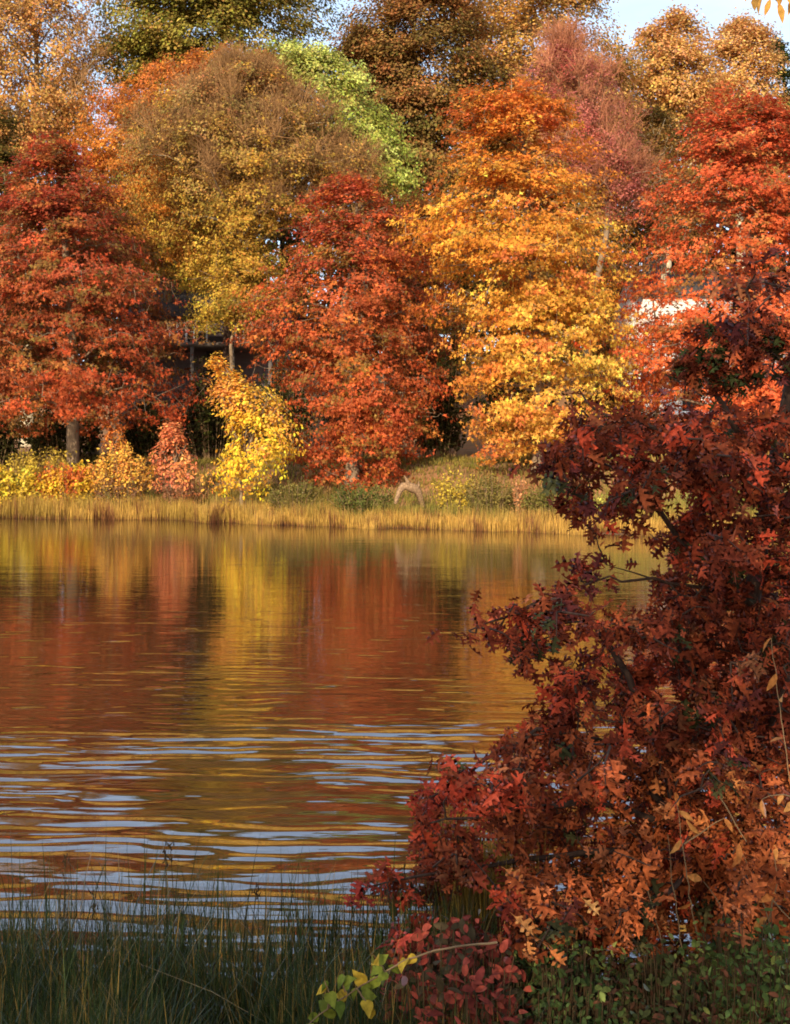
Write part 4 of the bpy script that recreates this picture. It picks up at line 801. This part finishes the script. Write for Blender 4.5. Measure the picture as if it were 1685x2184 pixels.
# low green bushes at the foot of the oak
def near_bush(name, label, cat, pxs, pyt, pyb, Yc, c1, c2, n, leaf, seed, accents=()):
    r = np.random.default_rng(seed); a = at(pxs[0], pyt, Yc); e = at(pxs[1], pyb, Yc); cx = (a[0] + e[0]) / 2; hw = (e[0] - a[0]) / 2
    T = empty(name, (cx, Yc, float(gz(cx, Yc))), label, cat, 'leafy undergrowth at the foot of the oak'); ns = n // 14; ph = r.uniform(0, 6.28, ns); rad = np.sqrt(r.random(ns))
    X = cx + hw * rad * np.cos(ph); Yp = Yc + .45 * rad * np.sin(ph); zt = a[2] * np.sqrt(np.clip(1 - .7 * rad ** 2, 0, 1)) + r.normal(size=ns) * .05; zb = gz(X, Yp)
    E = np.stack([X, Yp, np.maximum(zt * r.uniform(.55, 1.0, ns), .0)], 1); B = np.stack([cx + (X - cx) * .7, Yc + (Yp - Yc) * .7, gz(cx + (X - cx) * .7, Yc + (Yp - Yc) * .7) - .02], 1); M = (B + E) / 2 + r.normal(size=E.shape) * .03
    sb = Buf(); segs(sb, B, M, .005, .004, 4, (.35, .32, .25)); segs(sb, M, E, .004, .002, 4, (.35, .32, .25))
    k = r.integers(0, ns, n); t = r.uniform(.35, 1.02, n)[:, None]; P = (1 - t) ** 2 * B[k] + 2 * t * (1 - t) * M[k] + t * t * E[k] + r.normal(size=(n, 3)) * .03
    c = lin(c1) + (lin(c2) - lin(c1)) * r.random((n, 1))
    kn = r.random(ns)[k]
    lo = 0
    for ac, pr in accents: m = (kn >= lo) & (kn < lo + pr); c[m] = lin(ac); lo += pr
    c *= np.exp(r.normal(size=(n, 1)) * .3); lb = Buf(); leaves(lb, P, norm(r.normal(size=(n, 3)) * .5 + [[0, -.3, .7]]), leaf * r.uniform(.6, 1.4, n), OVAL, np.clip(c, .003, .9), None, r)
    sb.build('stems', M_TWIG, T); lb.build('foliage', M_NEAR, T)
near_bush('green_bush', 'green leafy bush under the yellow green sprig', 'bush', (1060, 1340), 2025, 2184, 4.75, (66, 84, 40), (104, 118, 54), 9500, .034, 301, [((130, 138, 62), .06), ((100, 66, 42), .16)])
near_bush('green_bush', 'green leafy bush around the feet of the bare stalks', 'bush', (1270, 1560), 2050, 2184, 4.7, (70, 76, 36), (100, 100, 48), 9500, .034, 302, [((120, 72, 44), .22), ((150, 146, 60), .05)])
near_bush('green_bush', 'green leafy bush at the corner under the amber sapling', 'bush', (1470, 1780), 1985, 2184, 4.75, (66, 84, 40), (104, 118, 52), 11500, .034, 303, [((150, 156, 72), .05), ((110, 64, 40), .08)])
near_bush('red_bramble', 'dark red bramble tangle between marsh grass and green bush', 'bramble', (820, 1120), 1975, 2184, 4.55, (140, 44, 42), (176, 66, 52), 5200, .05, 304, [((84, 70, 44), .3)])
near_bush('brown_weed', 'dry olive weeds at the bottom under the dark red leaves', 'weeds', (960, 1200), 2130, 2184, 4.45, (92, 84, 46), (120, 100, 58), 1500, .045, 305)

# ---------------------------------------------------------------- near side trees (they shade the near bank; one hangs a bough into view)
def side_tree(name, label, base, cen, rad, n, seed, dense=1.0, bough=False, colr=(170, 130, 50)):
    r = np.random.default_rng(seed); T = empty(name, (*base, float(gz(*base))), label, 'tree'); bb = Buf(); lb = Buf(); bz = float(gz(*base)); cen = np.array(cen, float)
    tr = np.array([(base[0], base[1], bz - .1), ((base[0] * 2 + cen[0]) / 3, (base[1] * 2 + cen[1]) / 3, bz + (cen[2] - bz) * .5), cen, cen + [0, 0, rad[2] * .8]]); tube(bb, tr, [.3, .22, .16, .05], 10)
    L = []
    for k in range(26):
        u = norm(r.normal(size=3)); e = cen + u * rad * r.uniform(.6, .95); s = tr[1] + (tr[2] - tr[1]) * r.uniform(.2, 1); t = np.linspace(0, 1, 8)[:, None]; Q = s + (e - s) * t + np.array([0, 0, .5]) * np.sin(t * 3.14); tube(bb, Q, np.linspace(.07, .015, 8), 6); L.append(Q)
    L = np.concatenate(L); nc = n // 40; u = norm(r.normal(size=(nc, 3))); C = cen + u * rad * r.uniform(.2, 1, (nc, 1)) ** .5
    nr = ((C[:, None] - L[None]) ** 2).sum(2).argmin(1); segs(bb, L[nr], C, .012, .004, 4)
    ci = np.repeat(np.arange(nc), 40); P = C[ci] + r.normal(size=(len(ci), 3)) * [.3, .3, .16]; c = lin(colr) * np.exp(r.normal(size=(len(ci), 1)) * .25)
    leaves(lb, P, norm(r.normal(size=P.shape) * .6 + [[0, 0, .8]]), r.uniform(.09, .14, len(ci)), OVAL, c, None, r)
    if bough:
        Q = np.array([tr[2], (3.6, 2.0, 5.4), (2.3, 3.6, 4.72), (1.62, 4.1, 4.42), (1.25, 4.2, 4.36)]); t = np.linspace(0, 1, 40); k = np.linspace(0, 1, len(Q)); Q = np.stack([np.interp(t, k, Q[:, m]) for m in range(3)], 1)
        for _ in range(4): Q[1:-1] = (Q[:-2] + 2 * Q[1:-1] + Q[2:]) / 4
        tube(bb, Q, np.linspace(.06, .004, 40), 6)
        G = []; 
        for px, py in [(1612, 8), (1628, -4), (1643, 14), (1650, -6), (1660, 22), (1672, 0), (1690, 10), (1600, -14), (1700, -5), (1635, -10), (1665, -10), (1680, -12)]:
            G.append(at(px, py - 16, 4.15))
        G = np.array(G); nr = ((G[:, None] - Q[None]) ** 2).sum(2).argmin(1); segs(bb, Q[nr], G, .003, .002, 4)
        leaves(lb, G, norm(np.array([[0, -.9, .2]]) + r.normal(size=G.shape) * .35), r.uniform(.06, .085, len(G)), LONG, lin((226, 170, 70)) * np.exp(r.normal(size=(len(G), 1)) * .15), norm(np.array([[.05, 0, -1]]) + r.normal(size=G.shape) * .25), r)
    bb.build('trunk', M_BARK, T, smooth_=True); lb.build('crown', M_NEAR, T)
side_tree('overhanging_tree', 'near tree hanging a few yellow leaves against the sky', (6.2, -1.5), (5.2, -1.2, 7.2), np.array([2.6, 2.6, 2.2]), 9000, 501, bough=True)
side_tree('shade_tree', 'leafy tree on the near bank shading the marsh grass', (-5.5, -8), (-3.8, -7.0, 6.9), np.array([5.2, 3.4, 2.9]), 22000, 502)

# ---------------------------------------------------------------- light, sky, camera
SUN_AZ, SUN_EL = 197.0, 24.0
sd = bpy.data.lights.new('sun', 'SUN'); sd.energy = 4.1; sd.angle = math.radians(.6); sd.color = (1.0, .86, .66)
so = bpy.data.objects.new('sun', sd); COL.objects.link(so); a = math.radians(SUN_AZ); e = math.radians(SUN_EL)
v = Vector((math.sin(a) * math.cos(e), math.cos(a) * math.cos(e), math.sin(e))); so.rotation_euler = v.to_track_quat('Z', 'Y').to_euler(); so.location = (0, -10, 20)
W = bpy.data.worlds.new('World'); S.world = W; W.use_nodes = True; nt = W.node_tree; nt.nodes.clear(); L = nt.links
wo = nt.nodes.new('ShaderNodeOutputWorld'); bg = nt.nodes.new('ShaderNodeBackground'); sky = nt.nodes.new('ShaderNodeTexSky'); sky.sky_type = 'NISHITA'; sky.sun_disc = False
sky.sun_elevation = e; sky.sun_rotation = a; sky.air_density = 1.0; sky.dust_density = 1.6; sky.ozone_density = 1.0; bg.inputs['Strength'].default_value = .15
tc = nt.nodes.new('ShaderNodeTexCoord'); mp = nt.nodes.new('ShaderNodeMapping'); mp.inputs['Scale'].default_value = (1.2, 1.2, 4.5); nz = nt.nodes.new('ShaderNodeTexNoise'); nz.inputs['Scale'].default_value = 2.2; nz.inputs['Detail'].default_value = 6; nz.inputs['Roughness'].default_value = .55
cr = nt.nodes.new('ShaderNodeValToRGB'); cr.color_ramp.elements[0].position = .46; cr.color_ramp.elements[1].position = .72; cr.color_ramp.elements[0].color = (.42, .42, .42, 1); cr.color_ramp.elements[1].color = (.85, .85, .85, 1)
mx = nt.nodes.new('ShaderNodeMixRGB'); mx.inputs[2].default_value = (5.1, 6.3, 7.9, 1)
L.new(tc.outputs['Generated'], mp.inputs[0]); L.new(mp.outputs[0], nz.inputs['Vector']); L.new(nz.outputs['Fac'], cr.inputs[0]); L.new(cr.outputs[0], mx.inputs[0]); L.new(sky.outputs[0], mx.inputs[1]); L.new(mx.outputs[0], bg.inputs['Color']); L.new(bg.outputs[0], wo.inputs['Surface'])
cd = bpy.data.cameras.new('camera'); cam = bpy.data.objects.new('camera', cd); COL.objects.link(cam); cam.location = (0, 0, EYE); cam.rotation_euler = (math.radians(90), 0, 0)
cd.sensor_fit = 'VERTICAL'; cd.sensor_height = 24; cd.lens = 24 * F / 2184; cd.shift_y = -(1092 - HY) / 2184; cd.clip_end = 2000; cd.clip_start = .05
S.camera = cam
S.view_settings.view_transform = 'Standard'; S.view_settings.look = 'None'; S.view_settings.exposure = 0.74; S.view_settings.gamma = 1.0
S.cycles.max_bounces = 6; S.cycles.diffuse_bounces = 3; S.cycles.glossy_bounces = 3; S.cycles.transmission_bounces = 3; S.cycles.transparent_max_bounces = 4
S.cycles.sample_clamp_indirect = 6.0; S.cycles.filter_width = 1.8
